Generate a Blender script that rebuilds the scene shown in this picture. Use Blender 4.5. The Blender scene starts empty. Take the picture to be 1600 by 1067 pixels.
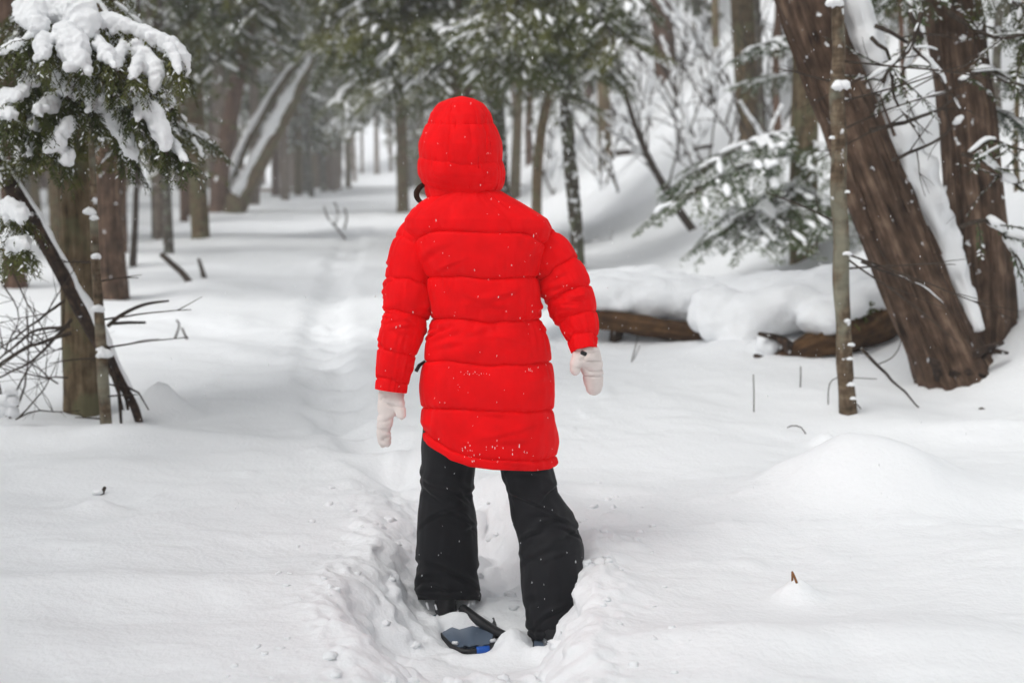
import bpy, bmesh, math, random
import numpy as np
from mathutils import Vector, Matrix

S = bpy.context.scene
COL = S.collection
R = math.radians
rng = random.Random(7)
nrg = np.random.default_rng(11)

# ------------------------------------------------------------------ camera, sky, sun, exposure
CAM_Z = 1.5
PITCH = R(7.63)
FPX = 2000.0                      # focal length in pixels of the 1600 px wide photograph
cam = bpy.data.cameras.new('camera')
cam.sensor_width = 36.0
cam.lens = 36.0 * FPX / 1600.0
cam.clip_start = 0.05
cam.clip_end = 600.0
cam.dof.use_dof = True
cam.dof.focus_distance = 4.05
cam.dof.aperture_fstop = 2.3
cam_o = bpy.data.objects.new('camera', cam)
COL.objects.link(cam_o)
cam_o.location = (0, 0, CAM_Z)
cam_o.rotation_euler = (R(90) - PITCH, 0, 0)
S.camera = cam_o

SUN_EL, SUN_ROT = R(55), R(228)
world = bpy.data.worlds.new('World')
S.world = world
world.use_nodes = True
wn, wl = world.node_tree.nodes, world.node_tree.links
bg = wn['Background']
sky = wn.new('ShaderNodeTexSky')
sky.sky_type = 'NISHITA'
sky.sun_disc = False
sky.sun_elevation = SUN_EL
sky.sun_rotation = SUN_ROT
sky.dust_density = 4.0
sky.ozone_density = 1.0
hs = wn.new('ShaderNodeHueSaturation')           # an overcast sky: the blue is veiled
hs.inputs['Saturation'].default_value = 0.22
wl.new(sky.outputs[0], hs.inputs['Color'])
wl.new(hs.outputs[0], bg.inputs['Color'])
bg.inputs['Strength'].default_value = 0.15

sun = bpy.data.lights.new('sun', 'SUN')
sun.energy = 1.0
sun.angle = R(36)
sun.color = (0.985, 1.0, 0.975)
sun_o = bpy.data.objects.new('sun', sun)
COL.objects.link(sun_o)
sd = Vector((math.sin(SUN_ROT) * math.cos(SUN_EL), math.cos(SUN_ROT) * math.cos(SUN_EL), math.sin(SUN_EL)))
sun_o.rotation_euler = sd.to_track_quat('Z', 'Y').to_euler()

S.view_settings.view_transform = 'Standard'
S.view_settings.look = 'None'
S.view_settings.gamma = 1.0
S.view_settings.use_curve_mapping = False
S.view_settings.exposure = 0.13
S.cycles.use_denoising = True
S.cycles.max_bounces = 8
S.cycles.diffuse_bounces = 4
S.cycles.glossy_bounces = 2
S.cycles.volume_bounces = 2
HAZE_DENSITY = 0.0023

# ------------------------------------------------------------------ helpers
def hash3(ix, iy, iz, seed):
    h = (ix.astype(np.int64) * 374761393 + iy.astype(np.int64) * 668265263 + iz.astype(np.int64) * 2147483647 + seed * 974634777) & 0xffffffff
    h = ((h ^ (h >> 13)) * 1274126177) & 0xffffffff
    h = (h ^ (h >> 16)) & 0xffffffff
    h = (h * 2246822519) & 0xffffffff
    h = (h ^ (h >> 15)) & 0xffffffff
    return h / 4294967295.0 * 2 - 1

def vnoise(x, y, z, seed=0):
    """smooth value noise, -1..1, on arrays"""
    x, y, z = np.broadcast_arrays(np.asarray(x, float), np.asarray(y, float), np.asarray(z, float))
    fx, fy, fz = np.floor(x), np.floor(y), np.floor(z)
    tx, ty, tz = x - fx, y - fy, z - fz
    tx, ty, tz = [t * t * t * (t * (t * 6 - 15) + 10) for t in (tx, ty, tz)]
    r = 0
    for i in (0, 1):
        for j in (0, 1):
            for k in (0, 1):
                w = (tx if i else 1 - tx) * (ty if j else 1 - ty) * (tz if k else 1 - tz)
                r = r + w * hash3(fx + i, fy + j, fz + k, seed)
    return r

def fbm(x, y, z, octv=3, seed=0, gain=0.5):
    r, a, f = 0, 1.0, 1.0
    for o in range(octv):
        r = r + a * vnoise(x * f, y * f, z * f, seed + o * 17)
        a *= gain; f *= 2.03
    return r

def sstep(a, b, x):
    t = np.clip((x - a) / (b - a), 0, 1)
    return t * t * (3 - 2 * t)

CP, SP = math.cos(PITCH), math.sin(PITCH)
def at(px, py, Y):
    """world point seen at a pixel of the photograph, at the distance Y along the trail (arrays allowed)"""
    x = (np.asarray(px, float) - 800) / FPX
    yu = (533.5 - np.asarray(py, float)) / FPX
    dy = CP + SP * yu
    dz = -SP + CP * yu
    k = Y / dy
    return np.stack(np.broadcast_arrays(x * k, Y + 0 * k, CAM_Z + dz * k), -1)

def on_plane(px, py, z):
    yu = (533.5 - py) / FPX
    dy = CP + SP * yu; dz = -SP + CP * yu
    k = (z - CAM_Z) / dz
    return ((px - 800) / FPX * k, dy * k)

# ---- terrain
TRACK = [(-0.06, 0.6, .27, .06), (-0.08, 2.6, .27, .06), (-0.12, 3.05, .26, .07), (-0.13, 3.45, .32, .18), (-0.12, 3.75, .36, .225), (-0.13, 4.2, .36, .225), (-0.2, 4.7, .26, .13),
         (-0.40, 5.2, .16, .11), (-0.62, 5.8, .14, .11), (-0.86, 6.5, .14, .10), (-1.17, 8.0, .15, .09), (-1.66, 11.3, .17, .08),
         (-2.1, 15.6, .2, .06), (-3.3, 27, .25, .03)]
MOUNDS = []   # (X, Y, sx, sy, h)
def mound_px(px, py, z, sx, sy, h):
    X, Y = on_plane(px, py, z)
    MOUNDS.append((X, Y, sx, sy, h))
mound_px(1350, 775, .24, .35, .24, .21)
mound_px(1290, 690, .24, .07, .06, .07)
mound_px(1245, 930, .22, .055, .05, .055)
mound_px(1120, 1010, .22, .5, .12, .04)
mound_px(1420, 1010, .22, .35, .2, .05)
mound_px(250, 640, .22, .14, .14, .20)
mound_px(150, 800, .22, .09, .07, .06)
mound_px(60, 930, .22, .5, .12, .03)
mound_px(340, 920, .22, .4, .10, .025)
mound_px(1640, 560, .4, .4, .9, .22)
mound_px(1560, 660, .3, .6, .25, .08)
mound_px(1130, 560, .25, .45, .25, .10)
MOUNDS += [(0.95, 9.95, .8, .5, .36), (1.65, 9.6, .55, .5, .35), (2.2, 9.2, .5, .5, .38), (3.1, 9.0, .5, .5, .3)]
FOOT_MOUNDS = []

def height(X, Y, fine=True):
    X = np.asarray(X, float); Y = np.asarray(Y, float)
    toe = 3.0 - 0.105 * Y
    u = np.maximum(X - toe, 0)
    uc = np.minimum(u, 4.0)
    h = 0.1 * uc + 0.14 * uc * uc + 1.22 * np.maximum(u - 4, 0)
    h = np.where(h > 7, 7 + 4 * (1 - np.exp(-(h - 7) / 4)), h)
    hill = sstep(0.0, 3.0, u)
    ul = np.maximum(-9 - 0.25 * (Y - 10) * 0.4 - X, 0)
    h = h + 0.012 * np.minimum(ul, 20) ** 2 * 0.6
    h = h + 0.24
    h = h + 0.06 * fbm(X / 1.7, Y / 1.7, 0, 2, 3) * sstep(4.2, 7, Y + np.abs(X + .1) * 2)
    h = h + hill * (0.16 * vnoise(X / 1.3, Y / 2.0, 0, 9) + .05 * vnoise(X / .5, Y / .6, 0, 19))
    h = h + 0.022 * fbm(X / .62, Y / .45, 0, 2, 5)
    if fine:
        h = h + 0.005 * fbm(X / .15, Y / .12, 0, 3, 6, .6)
        h = h + .011 * sstep(.38, .75, vnoise(X / .13 + 7, Y / .12, 0, 15)) * sstep(-.2, .4, vnoise(X / .9, Y / .9, 0, 16))
    # soft terrace and wind ridges
    left = sstep(-0.9, -1.6, X)
    h = h + left * 0.055 * np.exp(-((Y - 6.15 - .12 * vnoise(X / .8, 0, 0, 4)) / .17) ** 2)
    d = (Y - (4.05 + (X + 1.75) * 1.05)) * .69
    h = h + 0.024 * np.exp(-(np.where(d > 0, d / .10, d / .035)) ** 2) * sstep(-.35, -.7, X) * (0.7 + .5 * vnoise(X / .3, Y / .3, 0, 8))
    for (mx, my, sx, sy, mh) in MOUNDS:
        h = h + mh * np.exp(-((X - mx) / sx) ** 2 - ((Y - my) / sy) ** 2)
    # the beaten track
    best = np.full(np.shape(h), 1e9); dep = np.zeros(np.shape(h)); hw = np.zeros(np.shape(h)); sl = np.zeros(np.shape(h))
    acc = 0
    for (a, b) in zip(TRACK[:-1], TRACK[1:]):
        ax, ay, aw, ad = a; bx, by, bw, bd = b
        L2 = (bx - ax) ** 2 + (by - ay) ** 2; L = math.sqrt(L2)
        t = np.clip(((X - ax) * (bx - ax) + (Y - ay) * (by - ay)) / L2, 0, 1)
        dd = np.hypot(X - ax - t * (bx - ax), Y - ay - t * (by - ay))
        m = dd < best
        best = np.where(m, dd, best)
        dep = np.where(m, ad + t * (bd - ad), dep); hw = np.where(m, aw + t * (bw - aw), hw); sl = np.where(m, acc + t * L, sl)
        acc += L
    near = sstep(5.6, 4.9, Y)
    e = best + .05 * vnoise(X / .3, Y / .3, 0, 31) + .012 * vnoise(X / .11, Y / .11, 0, 33) * near
    prof = sstep(hw + .03, hw - .17, e) * near + sstep(hw + .08, hw - .12, e) * (1 - near)
    step = 1 + (1 - near) * .15 - (1 - near) * .75 * (0.5 + .5 * np.sin(sl * 2 * math.pi / .42 + 3 * (X + .5)))
    h = h - dep * prof * step
    lump = np.sqrt(fbm(X / .15, Y / .14, 0, 3, 41, .5) ** 2 + .04)
    calm = np.exp(-((X + .10) / .16) ** 2 - ((Y - 3.98) / .16) ** 2) + np.exp(-((X - .12) / .12) ** 2 - ((Y - 3.9) / .14) ** 2)
    h = h + prof * near * (.055 * lump - .02) * (1 - .85 * np.clip(calm, 0, 1)) + prof * (1 - near) * .03 * fbm(X / .15, Y / .15, 0, 2, 44)
    h = h + .013 * np.exp(-((e - hw - .07) / .06) ** 2) * (.5 + .5 * near) * (.6 + .6 * vnoise(X / .1, Y / .1, 0, 51))
    h = h + near * np.exp(-((e - hw - .05) / .10) ** 2) * .012 * vnoise(X / .035, Y / .035, 0, 57)
    wall = prof * (1 - prof) * 4 * near
    h = h + wall * .018 * fbm(X / .06, Y / .06, 0, 2, 61)
    for (mx, my, sx, sy, mz) in PATCHES:
        w = np.exp(-(((X - mx) / sx) ** 2 + ((Y - my) / sy) ** 2) ** 2)
        h = h * (1 - w) + (mz + .006 * vnoise(X / .05, Y / .05, 0, 66)) * w
    h = h + .13 * np.maximum(Y - BEYOND, 0) * sstep(BEYOND, BEYOND + 20, Y)
    for (mx, my, sx, sy, mh) in FOOT_MOUNDS:
        h = h + mh * np.exp(-((X - mx) / sx) ** 2 - ((Y - my) / sy) ** 2)
    return h

def h1(X, Y):
    return float(height(np.array([X]), np.array([Y]))[0])

def on(px, py, y0=2.0, y1=140.0):
    """where the sight line of a pixel first meets the snow"""
    Ys = np.geomspace(y0, y1, 900)
    P = at(px, py, Ys)
    d = P[:, 2] - height(P[:, 0], P[:, 1], False)
    k = np.argmax(d < 0)
    if d[k] >= 0: k = len(Ys) - 1
    return Vector(P[k])

FOOT_MOUNDS += [(-.33, 4.32, .12, .14, .07), (-.10, 4.42, .12, .10, .05), (-.36, 3.95, .10, .14, .05), (-.01, 3.86, .045, .09, .05),
                (-.05, 4.85, .2, .2, .08), (.17, 3.76, .12, .06, .012), (.30, 3.86, .06, .12, .02), (-.175, 4.055, .075, .05, .055), (-.10, 4.07, .04, .03, .03), (.05, 3.55, .12, .08, .03)]
PATCHES = [(-.115, 3.95, .125, .17, -.016), (-.215, 4.12, .08, .07, .0), (.125, 3.84, .075, .07, .0), (-.09, 3.62, .2, .13, .012)]
BEYOND = 105.0


# ---- mesh builders
class MB:
    def __init__(self):
        self.v = []; self.f = []; self.m = []; self.g = []
    def n(self): return len(self.v)
    def grid(self, P, G=None, closed=True, cap0=False, cap1=False, mat=0):
        """P: rings x points x 3"""
        Rr, N = P.shape[:2]
        b = len(self.v)
        self.v += [tuple(p) for p in P.reshape(-1, 3)]
        G = P if G is None else G
        self.g += [tuple(p) for p in G.reshape(-1, 3)]
        for i in range(Rr - 1):
            for j in range(N if closed else N - 1):
                k = (j + 1) % N
                self.f.append((b + i * N + j, b + i * N + k, b + (i + 1) * N + k, b + (i + 1) * N + j)); self.m.append(mat)
        if cap0: self.f.append(tuple(b + j for j in range(N))[::-1]); self.m.append(mat)
        if cap1: self.f.append(tuple(b + (Rr - 1) * N + j for j in range(N))); self.m.append(mat)
    def quad(self, a, b, c, d, mat=0):
        k = len(self.v)
        self.v += [tuple(a), tuple(b), tuple(c), tuple(d)]; self.g += [tuple(a), tuple(b), tuple(c), tuple(d)]
        self.f.append((k, k + 1, k + 2, k + 3)); self.m.append(mat)
    def tube(self, pts, rad, n=6, mat=0, rough=0.0, freq=8.0, sq=1.0, seed=0, caps=True, up=None, vfreq=1.0):
        P, G = tube_rings(pts, rad, n, rough, freq, sq, seed, up, vfreq)
        self.grid(P, G, True, caps, caps, mat)
    def mesh(self, name, mats, smooth=True):
        me = bpy.data.meshes.new(name)
        me.from_pydata(self.v, [], self.f)
        for m in mats: me.materials.append(m)
        me.polygons.foreach_set('material_index', self.m)
        me.polygons.foreach_set('use_smooth', [smooth] * len(self.f))
        at_ = me.attributes.new('grain', 'FLOAT_VECTOR', 'POINT')
        at_.data.foreach_set('vector', np.array(self.g, dtype=np.float32).ravel())
        me.update()
        return me
    def obj(self, name, mats, parent=None, smooth=True):
        return link(name, self.mesh(name, mats, smooth), parent)

def link(name, data, parent=None, loc=None):
    o = bpy.data.objects.new(name, data)
    COL.objects.link(o)
    if parent is not None: o.parent = parent
    if loc is not None: o.location = loc
    return o

def resample(pts, step=None, n=None):
    pts = np.array([tuple(p) for p in pts], float)
    # catmull-rom, then even spacing
    if len(pts) > 2:
        Q = np.vstack([2 * pts[0] - pts[1], pts, 2 * pts[-1] - pts[-2]])
        out = []
        for i in range(len(pts) - 1):
            p0, p1, p2, p3 = Q[i], Q[i + 1], Q[i + 2], Q[i + 3]
            for t in np.linspace(0, 1, 12, endpoint=False):
                out.append(.5 * ((2 * p1) + (-p0 + p2) * t + (2 * p0 - 5 * p1 + 4 * p2 - p3) * t * t + (-p0 + 3 * p1 - 3 * p2 + p3) * t ** 3))
        out.append(pts[-1]); out = np.array(out)
    else: out = pts
    s = np.r_[0, np.cumsum(np.linalg.norm(np.diff(out[:, :3], axis=0), axis=1))]
    k = n if n else max(3, int(s[-1] / step) + 1)
    ss = np.linspace(0, s[-1], k)
    return np.stack([np.interp(ss, s, out[:, c]) for c in range(out.shape[1])], -1), ss

def tube_rings(pts, rad, n=6, rough=0.0, freq=8.0, sq=1.0, seed=0, up=None, vfreq=1.0):
    pts = np.asarray([tuple(p) for p in pts], float)
    rad = np.broadcast_to(np.asarray(rad, float), (len(pts),))
    T = np.gradient(pts, axis=0); T /= np.linalg.norm(T, axis=1)[:, None] + 1e-9
    ref = np.array([0, 1.0, 0]) if up is None else np.array(up, float)
    if up is None and abs(T.mean(0)[1]) > .85: ref = np.array([1.0, 0, 0])
    A = np.cross(ref[None, :], T); A /= np.linalg.norm(A, axis=1)[:, None] + 1e-9
    B = np.cross(T, A)
    th = np.linspace(0, 2 * math.pi, n, endpoint=False)
    v = np.r_[0, np.cumsum(np.linalg.norm(np.diff(pts, axis=0), axis=1))]
    c, s = np.cos(th)[None, :], np.sin(th)[None, :]
    r = rad[:, None] * np.ones((1, n))
    G = np.stack([c * r, s * r, v[:, None] + 0 * r], -1)
    if rough:
        f = freq
        d = fbm(c * f * .5 + seed, s * f * .5, v[:, None] * vfreq + seed * 3.1, 3, seed)
        r = r * (1 + rough * d)
    P = pts[:, None, :] + A[:, None, :] * (c * r)[..., None] + B[:, None, :] * (s * r * sq)[..., None]
    return P, G

def tag(o, label, cat, group=None):
    o['label'] = label; o['category'] = cat
    if group: o['group'] = group
    return o

def thing(name, label, cat, loc=(0, 0, 0), group=None):
    o = bpy.data.objects.new(name, None)
    o.empty_display_size = .1
    COL.objects.link(o); o.location = loc
    return tag(o, label, cat, group)

def child(mb, name, mats, parent, smooth=True):
    """a part built in world space, hung under its thing"""
    o = mb.obj(name, mats, None, smooth)
    o.parent = parent
    if parent.parent is None: o.matrix_parent_inverse = Matrix.Translation(-Vector(parent.location))
    return o

def remeshed(mb, voxel, mats, name, smooth_iter=2, noise=0.0, nscale=.05):
    me = mb.mesh('tmp', mats)
    o = bpy.data.objects.new('tmp', me); COL.objects.link(o)
    md = o.modifiers.new('r', 'REMESH'); md.mode = 'VOXEL'; md.voxel_size = voxel; md.use_smooth_shade = True
    if smooth_iter:
        ms = o.modifiers.new('s', 'SMOOTH'); ms.iterations = smooth_iter; ms.factor = .5
    dg = bpy.context.evaluated_depsgraph_get(); dg.update()
    out = bpy.data.meshes.new_from_object(o.evaluated_get(dg))
    out.name = name
    bpy.data.objects.remove(o); bpy.data.meshes.remove(me)
    if noise:
        n = len(out.vertices); co = np.empty(n * 3); out.vertices.foreach_get('co', co); co = co.reshape(-1, 3)
        no = np.empty(n * 3); out.vertices.foreach_get('normal', no); no = no.reshape(-1, 3)
        co = co + no * (noise * fbm(co[:, 0] / nscale, co[:, 1] / nscale, co[:, 2] / nscale, 3, 77))[:, None]
        out.vertices.foreach_set('co', co.ravel())
    out.polygons.foreach_set('use_smooth', [True] * len(out.polygons))
    out.materials.clear()
    for m in mats: out.materials.append(m)
    out.update()
    return out

# ------------------------------------------------------------------ materials
def newmat(name):
    m = bpy.data.materials.new(name); m.use_nodes = True
    nt = m.node_tree
    return m, nt, nt.nodes, nt.links, nt.nodes['Principled BSDF']

def ramp(nodes, stops):
    r = nodes.new('ShaderNodeValToRGB')
    while len(r.color_ramp.elements) < len(stops): r.color_ramp.elements.new(.5)
    for e, (p, c) in zip(r.color_ramp.elements, stops):
        e.position = p; e.color = (*c, 1)
    return r

def snow_mat(name='snow', bump=.25, col=(.86, .875, .89)):
    m, nt, N, L, b = newmat(name)
    b.inputs['Base Color'].default_value = (*col, 1)
    b.inputs['Roughness'].default_value = .65
    b.inputs['Specular IOR Level'].default_value = .25
    tc = N.new('ShaderNodeTexCoord')
    n1 = N.new('ShaderNodeTexNoise'); n1.inputs['Scale'].default_value = 55; n1.inputs['Detail'].default_value = 5
    n2 = N.new('ShaderNodeTexNoise'); n2.inputs['Scale'].default_value = 9; n2.inputs['Detail'].default_value = 3
    L.new(tc.outputs['Object'], n1.inputs['Vector']); L.new(tc.outputs['Object'], n2.inputs['Vector'])
    mx = N.new('ShaderNodeMath'); mx.operation = 'MULTIPLY_ADD'; mx.inputs[1].default_value = 2.0
    L.new(n2.outputs['Fac'], mx.inputs[0]); L.new(n1.outputs['Fac'], mx.inputs[2])
    bp = N.new('ShaderNodeBump'); bp.inputs['Strength'].default_value = bump; bp.inputs['Distance'].default_value = .02
    L.new(mx.outputs[0], bp.inputs['Height']); L.new(bp.outputs[0], b.inputs['Normal'])
    return m

def bark_mat(name, dark, mid, light, fu=30, fv=2.2, bump=.8, lichen=None, snow=0.0):
    m, nt, N, L, b = newmat(name)
    a = N.new('ShaderNodeAttribute'); a.attribute_name = 'grain'
    mp = N.new('ShaderNodeMapping'); mp.inputs['Scale'].default_value = (fu, fu, fv)
    L.new(a.outputs['Vector'], mp.inputs['Vector'])
    n1 = N.new('ShaderNodeTexNoise'); n1.inputs['Scale'].default_value = 1; n1.inputs['Detail'].default_value = 7; n1.inputs['Roughness'].default_value = .65
    L.new(mp.outputs[0], n1.inputs['Vector'])
    mp2 = N.new('ShaderNodeMapping'); mp2.inputs['Scale'].default_value = (fu * .5, fu * .5, fv * 5)
    L.new(a.outputs['Vector'], mp2.inputs['Vector'])
    n5 = N.new('ShaderNodeTexNoise'); n5.inputs['Scale'].default_value = 1; n5.inputs['Detail'].default_value = 4
    L.new(mp2.outputs[0], n5.inputs['Vector'])
    mf = N.new('ShaderNodeMix'); mf.inputs['Factor'].default_value = .38
    L.new(n1.outputs['Fac'], mf.inputs['A']); L.new(n5.outputs['Fac'], mf.inputs['B'])
    r = ramp(N, [(.36, dark), (.52, mid), (.68, light)])
    L.new(mf.outputs['Result'], r.inputs['Fac'])
    col = r.outputs['Color']
    tc = N.new('ShaderNodeTexCoord')
    if lichen:
        n3 = N.new('ShaderNodeTexNoise'); n3.inputs['Scale'].default_value = 5; n3.inputs['Detail'].default_value = 5
        L.new(tc.outputs['Object'], n3.inputs['Vector'])
        r3 = ramp(N, [(.48, (0, 0, 0)), (.60, (1, 1, 1))]); L.new(n3.outputs['Fac'], r3.inputs['Fac'])
        mxx = N.new('ShaderNodeMix'); mxx.data_type = 'RGBA'; mxx.inputs['B'].default_value = (*lichen, 1)
        mul = N.new('ShaderNodeMath'); mul.operation = 'MULTIPLY'; mul.inputs[1].default_value = .65
        L.new(r3.outputs['Color'], mul.inputs[0]); L.new(mul.outputs[0], mxx.inputs['Factor']); L.new(col, mxx.inputs['A'])
        col = mxx.outputs['Result']
    if snow:      # dabs of wind-blown snow stuck in the bark
        n4 = N.new('ShaderNodeTexNoise'); n4.inputs['Scale'].default_value = 13; n4.inputs['Detail'].default_value = 4
        L.new(tc.outputs['Object'], n4.inputs['Vector'])
        r4 = ramp(N, [(.70 - snow, (0, 0, 0)), (.74 - snow, (1, 1, 1))]); L.new(n4.outputs['Fac'], r4.inputs['Fac'])
        mx4 = N.new('ShaderNodeMix'); mx4.data_type = 'RGBA'; mx4.inputs['B'].default_value = (.8, .81, .82, 1)
        L.new(r4.outputs['Color'], mx4.inputs['Factor']); L.new(col, mx4.inputs['A']); col = mx4.outputs['Result']
    L.new(col, b.inputs['Base Color'])
    b.inputs['Roughness'].default_value = .9
    b.inputs['Specular IOR Level'].default_value = .15
    bp = N.new('ShaderNodeBump'); bp.inputs['Strength'].default_value = bump; bp.inputs['Distance'].default_value = .012
    L.new(mf.outputs['Result'], bp.inputs['Height']); L.new(bp.outputs[0], b.inputs['Normal'])
    return m

def needle_mat(name, a, c):
    m, nt, N, L, b = newmat(name)
    oi = N.new('ShaderNodeObjectInfo')
    tc = N.new('ShaderNodeTexCoord')
    n1 = N.new('ShaderNodeTexNoise'); n1.inputs['Scale'].default_value = 9; n1.inputs['Detail'].default_value = 3
    L.new(tc.outputs['Object'], n1.inputs['Vector'])
    ad = N.new('ShaderNodeMath'); ad.operation = 'MULTIPLY_ADD'; ad.inputs[1].default_value = .5
    L.new(oi.outputs['Random'], ad.inputs[0]); 
    sb = N.new('ShaderNodeMath'); sb.operation = 'SUBTRACT'; sb.inputs[1].default_value = .25
    L.new(n1.outputs['Fac'], sb.inputs[0]); L.new(sb.outputs[0], ad.inputs[2])
    r = ramp(N, [(.2, a), (.8, c)]); L.new(ad.outputs[0], r.inputs['Fac'])
    L.new(r.outputs['Color'], b.inputs['Base Color'])
    b.inputs['Roughness'].default_value = .6
    b.inputs['Specular IOR Level'].default_value = .25
    return m

def plain(name, col, rough=.6, spec=.3, sheen=0, bump=0, bscale=300):
    m, nt, N, L, b = newmat(name)
    b.inputs['Base Color'].default_value = (*col, 1)
    b.inputs['Roughness'].default_value = rough
    b.inputs['Specular IOR Level'].default_value = spec
    if sheen: b.inputs['Sheen Weight'].default_value = sheen
    if bump:
        tc = N.new('ShaderNodeTexCoord'); n = N.new('ShaderNodeTexNoise'); n.inputs['Scale'].default_value = bscale; n.inputs['Detail'].default_value = 3
        L.new(tc.outputs['Object'], n.inputs['Vector'])
        bp = N.new('ShaderNodeBump'); bp.inputs['Strength'].default_value = bump; bp.inputs['Distance'].default_value = .003
        L.new(n.outputs['Fac'], bp.inputs['Height']); L.new(bp.outputs[0], b.inputs['Normal'])
    return m

SNOW = snow_mat()
SNOWB = snow_mat('snow_on_boughs', .15, (.87, .88, .89))
CEDAR = bark_mat('cedar_bark', (.018, .011, .007), (.096, .060, .041), (.24, .165, .115), 30, 1.9, 1.5, None, .035)
CEDAR_OLIVE = bark_mat('olive_bark', (.045, .031, .018), (.14, .10, .058), (.27, .205, .13), 30, 2.5, .8, (.13, .13, .07))
GREYBARK = bark_mat('grey_bark', (.035, .03, .025), (.10, .085, .07), (.2, .18, .15), 30, 4, .7, (.16, .17, .13), .05)
SLIM = bark_mat('slim_bark', (.035, .024, .015), (.12, .085, .055), (.24, .19, .13), 26, 9, .8, (.25, .25, .19), .05)
SPOTTED = bark_mat('spotted_bark', (.02, .018, .014), (.065, .055, .04), (.14, .13, .10), 26, 6, .7, (.10, .11, .06), .13)
REDBARK = bark_mat('red_bark', (.04, .024, .016), (.125, .074, .05), (.22, .14, .10), 28, 2, .8)
PALEBARK = bark_mat('pale_bark', (.10, .08, .065), (.2, .16, .13), (.3, .26, .22), 20, 3, .4)
DARKTWIG = bark_mat('dark_twig', (.02, .016, .012), (.06, .045, .035), (.11, .09, .07), 60, 8, .3)
ROT = bark_mat('rotten_wood', (.016, .009, .006), (.075, .039, .018), (.18, .10, .045), 22, 2.2, 1.0)
DEADBARK = bark_mat('dead_bark', (.012, .009, .008), (.045, .03, .022), (.13, .08, .055), 30, 7, 1.0, None, .06)
HEM = needle_mat('hemlock_needles', (.034, .048, .007), (.115, .116, .020))
HEMG = needle_mat('grey_green_needles', (.030, .052, .020), (.085, .108, .04))

# ------------------------------------------------------------------ ground
def axis(parts):
    out = [parts[0][0]]
    for (a, b, st) in parts:
        n = max(1, int(round((b - a) / st)))
        out += list(np.linspace(a, b, n + 1)[1:])
    return np.array(out)

gx = axis([(-90, -30, 3.), (-30, -10, .8), (-10, -4, .2), (-4, -1.2, .05), (-1.2, -.62, .025), (-.62, .45, .0095), (.45, 1, .025), (1, 4, .04), (4, 9, .15), (9, 20, .5), (20, 60, 2)])
gy = axis([(-30, 0, 3), (0, 2, .2), (2, 2.9, .04), (2.9, 4.5, .0105), (4.5, 6.5, .03), (6.5, 11, .05), (11, 20, .15), (20, 50, .5), (50, 200, 3)])
GX, GY = np.meshgrid(gx, gy)
GZ = height(GX, GY)
# crumbly banks: the steep parts are broken up sideways as well
sl_x = np.gradient(GZ, axis=1) / np.gradient(GX, axis=1)
st_m = sstep(.5, 1.3, np.abs(sl_x)) * sstep(6.5, 5.5, GY) * (np.abs(GX) < 1.1)
GXd = GX + st_m * (.020 * vnoise(GX / .09, GY / .07, GZ / .045, 71) + .009 * vnoise(GX / .03, GY / .03, GZ / .022, 72))
GZ = GZ + st_m * .008 * vnoise(GX / .03, GY / .03, GZ / .03, 73)
V = np.stack([GXd, GY, GZ], -1).reshape(-1, 3)
nx, ny = len(gx), len(gy)
ii = (np.arange(ny - 1)[:, None] * nx + np.arange(nx - 1)[None, :]).ravel()
F = np.stack([ii, ii + 1, ii + nx + 1, ii + nx], -1)
me = bpy.data.meshes.new('snow_ground')
me.vertices.add(len(V)); me.vertices.foreach_set('co', V.ravel())
me.loops.add(F.size); me.loops.foreach_set('vertex_index', F.ravel())
me.polygons.add(len(F)); me.polygons.foreach_set('loop_start', np.arange(len(F)) * 4)
me.polygons.foreach_set('use_smooth', np.ones(len(F), bool))
me.update(); me.validate()
me.materials.append(SNOW)
g = link('snow_ground', me); g['kind'] = 'structure'

# ------------------------------------------------------------------ boughs
def curve3(p0, d, L, droop, n, wob=0.0, r=rng):
    """points of a twig that leaves p0 along d and sinks under its load"""
    pts = []; p = Vector(p0); d = Vector(d).normalized()
    st = L / (n - 1)
    for i in range(n):
        pts.append(p.copy())
        d = (d + Vector((r.uniform(-wob, wob), r.uniform(-wob, wob), -droop / (n - 1) + r.uniform(-wob, wob) * .5))).normalized()
        p = p + d * st
    return pts

def leaf_along(mb, pts, r, size, gap, mat, snowp, spread=.9, smat=2):
    """flat needle blades on both sides of a twig"""
    P, ss = resample(pts, gap) if len(pts) > 2 else resample(pts, gap)
    for i in range(len(P)):
        t = Vector(P[min(i + 1, len(P) - 1)] - P[max(i - 1, 0)])
        if t.length < 1e-6: continue
        t.normalize()
        side = t.cross(Vector((0, 0, 1)))
        if side.length < .05: side = Vector((1, 0, 0))
        side.normalize()
        upv = side.cross(t)
        for sgn in (-1, 1):
            if r.random() < .12: continue
            L = size * r.uniform(.6, 1.25) * (1 - .45 * i / len(P))
            w = L * r.uniform(.11, .19)
            d = (side * sgn * r.uniform(.5, 1.0) * spread + t * r.uniform(.4, .9) + upv * r.uniform(-.5, .25)).normalized()
            q = d.cross(upv + Vector((r.uniform(-.5, .5), r.uniform(-.5, .5), 0))).normalized()
            p = Vector(P[i])
            sn = r.random() < snowp
            if sn: p = p + Vector((0, 0, w * .35)); w *= 1.25
            mb.quad(p, p + d * L * .45 + q * w, p + d * L, p + d * L * .45 - q * w, smat if sn else mat)

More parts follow.
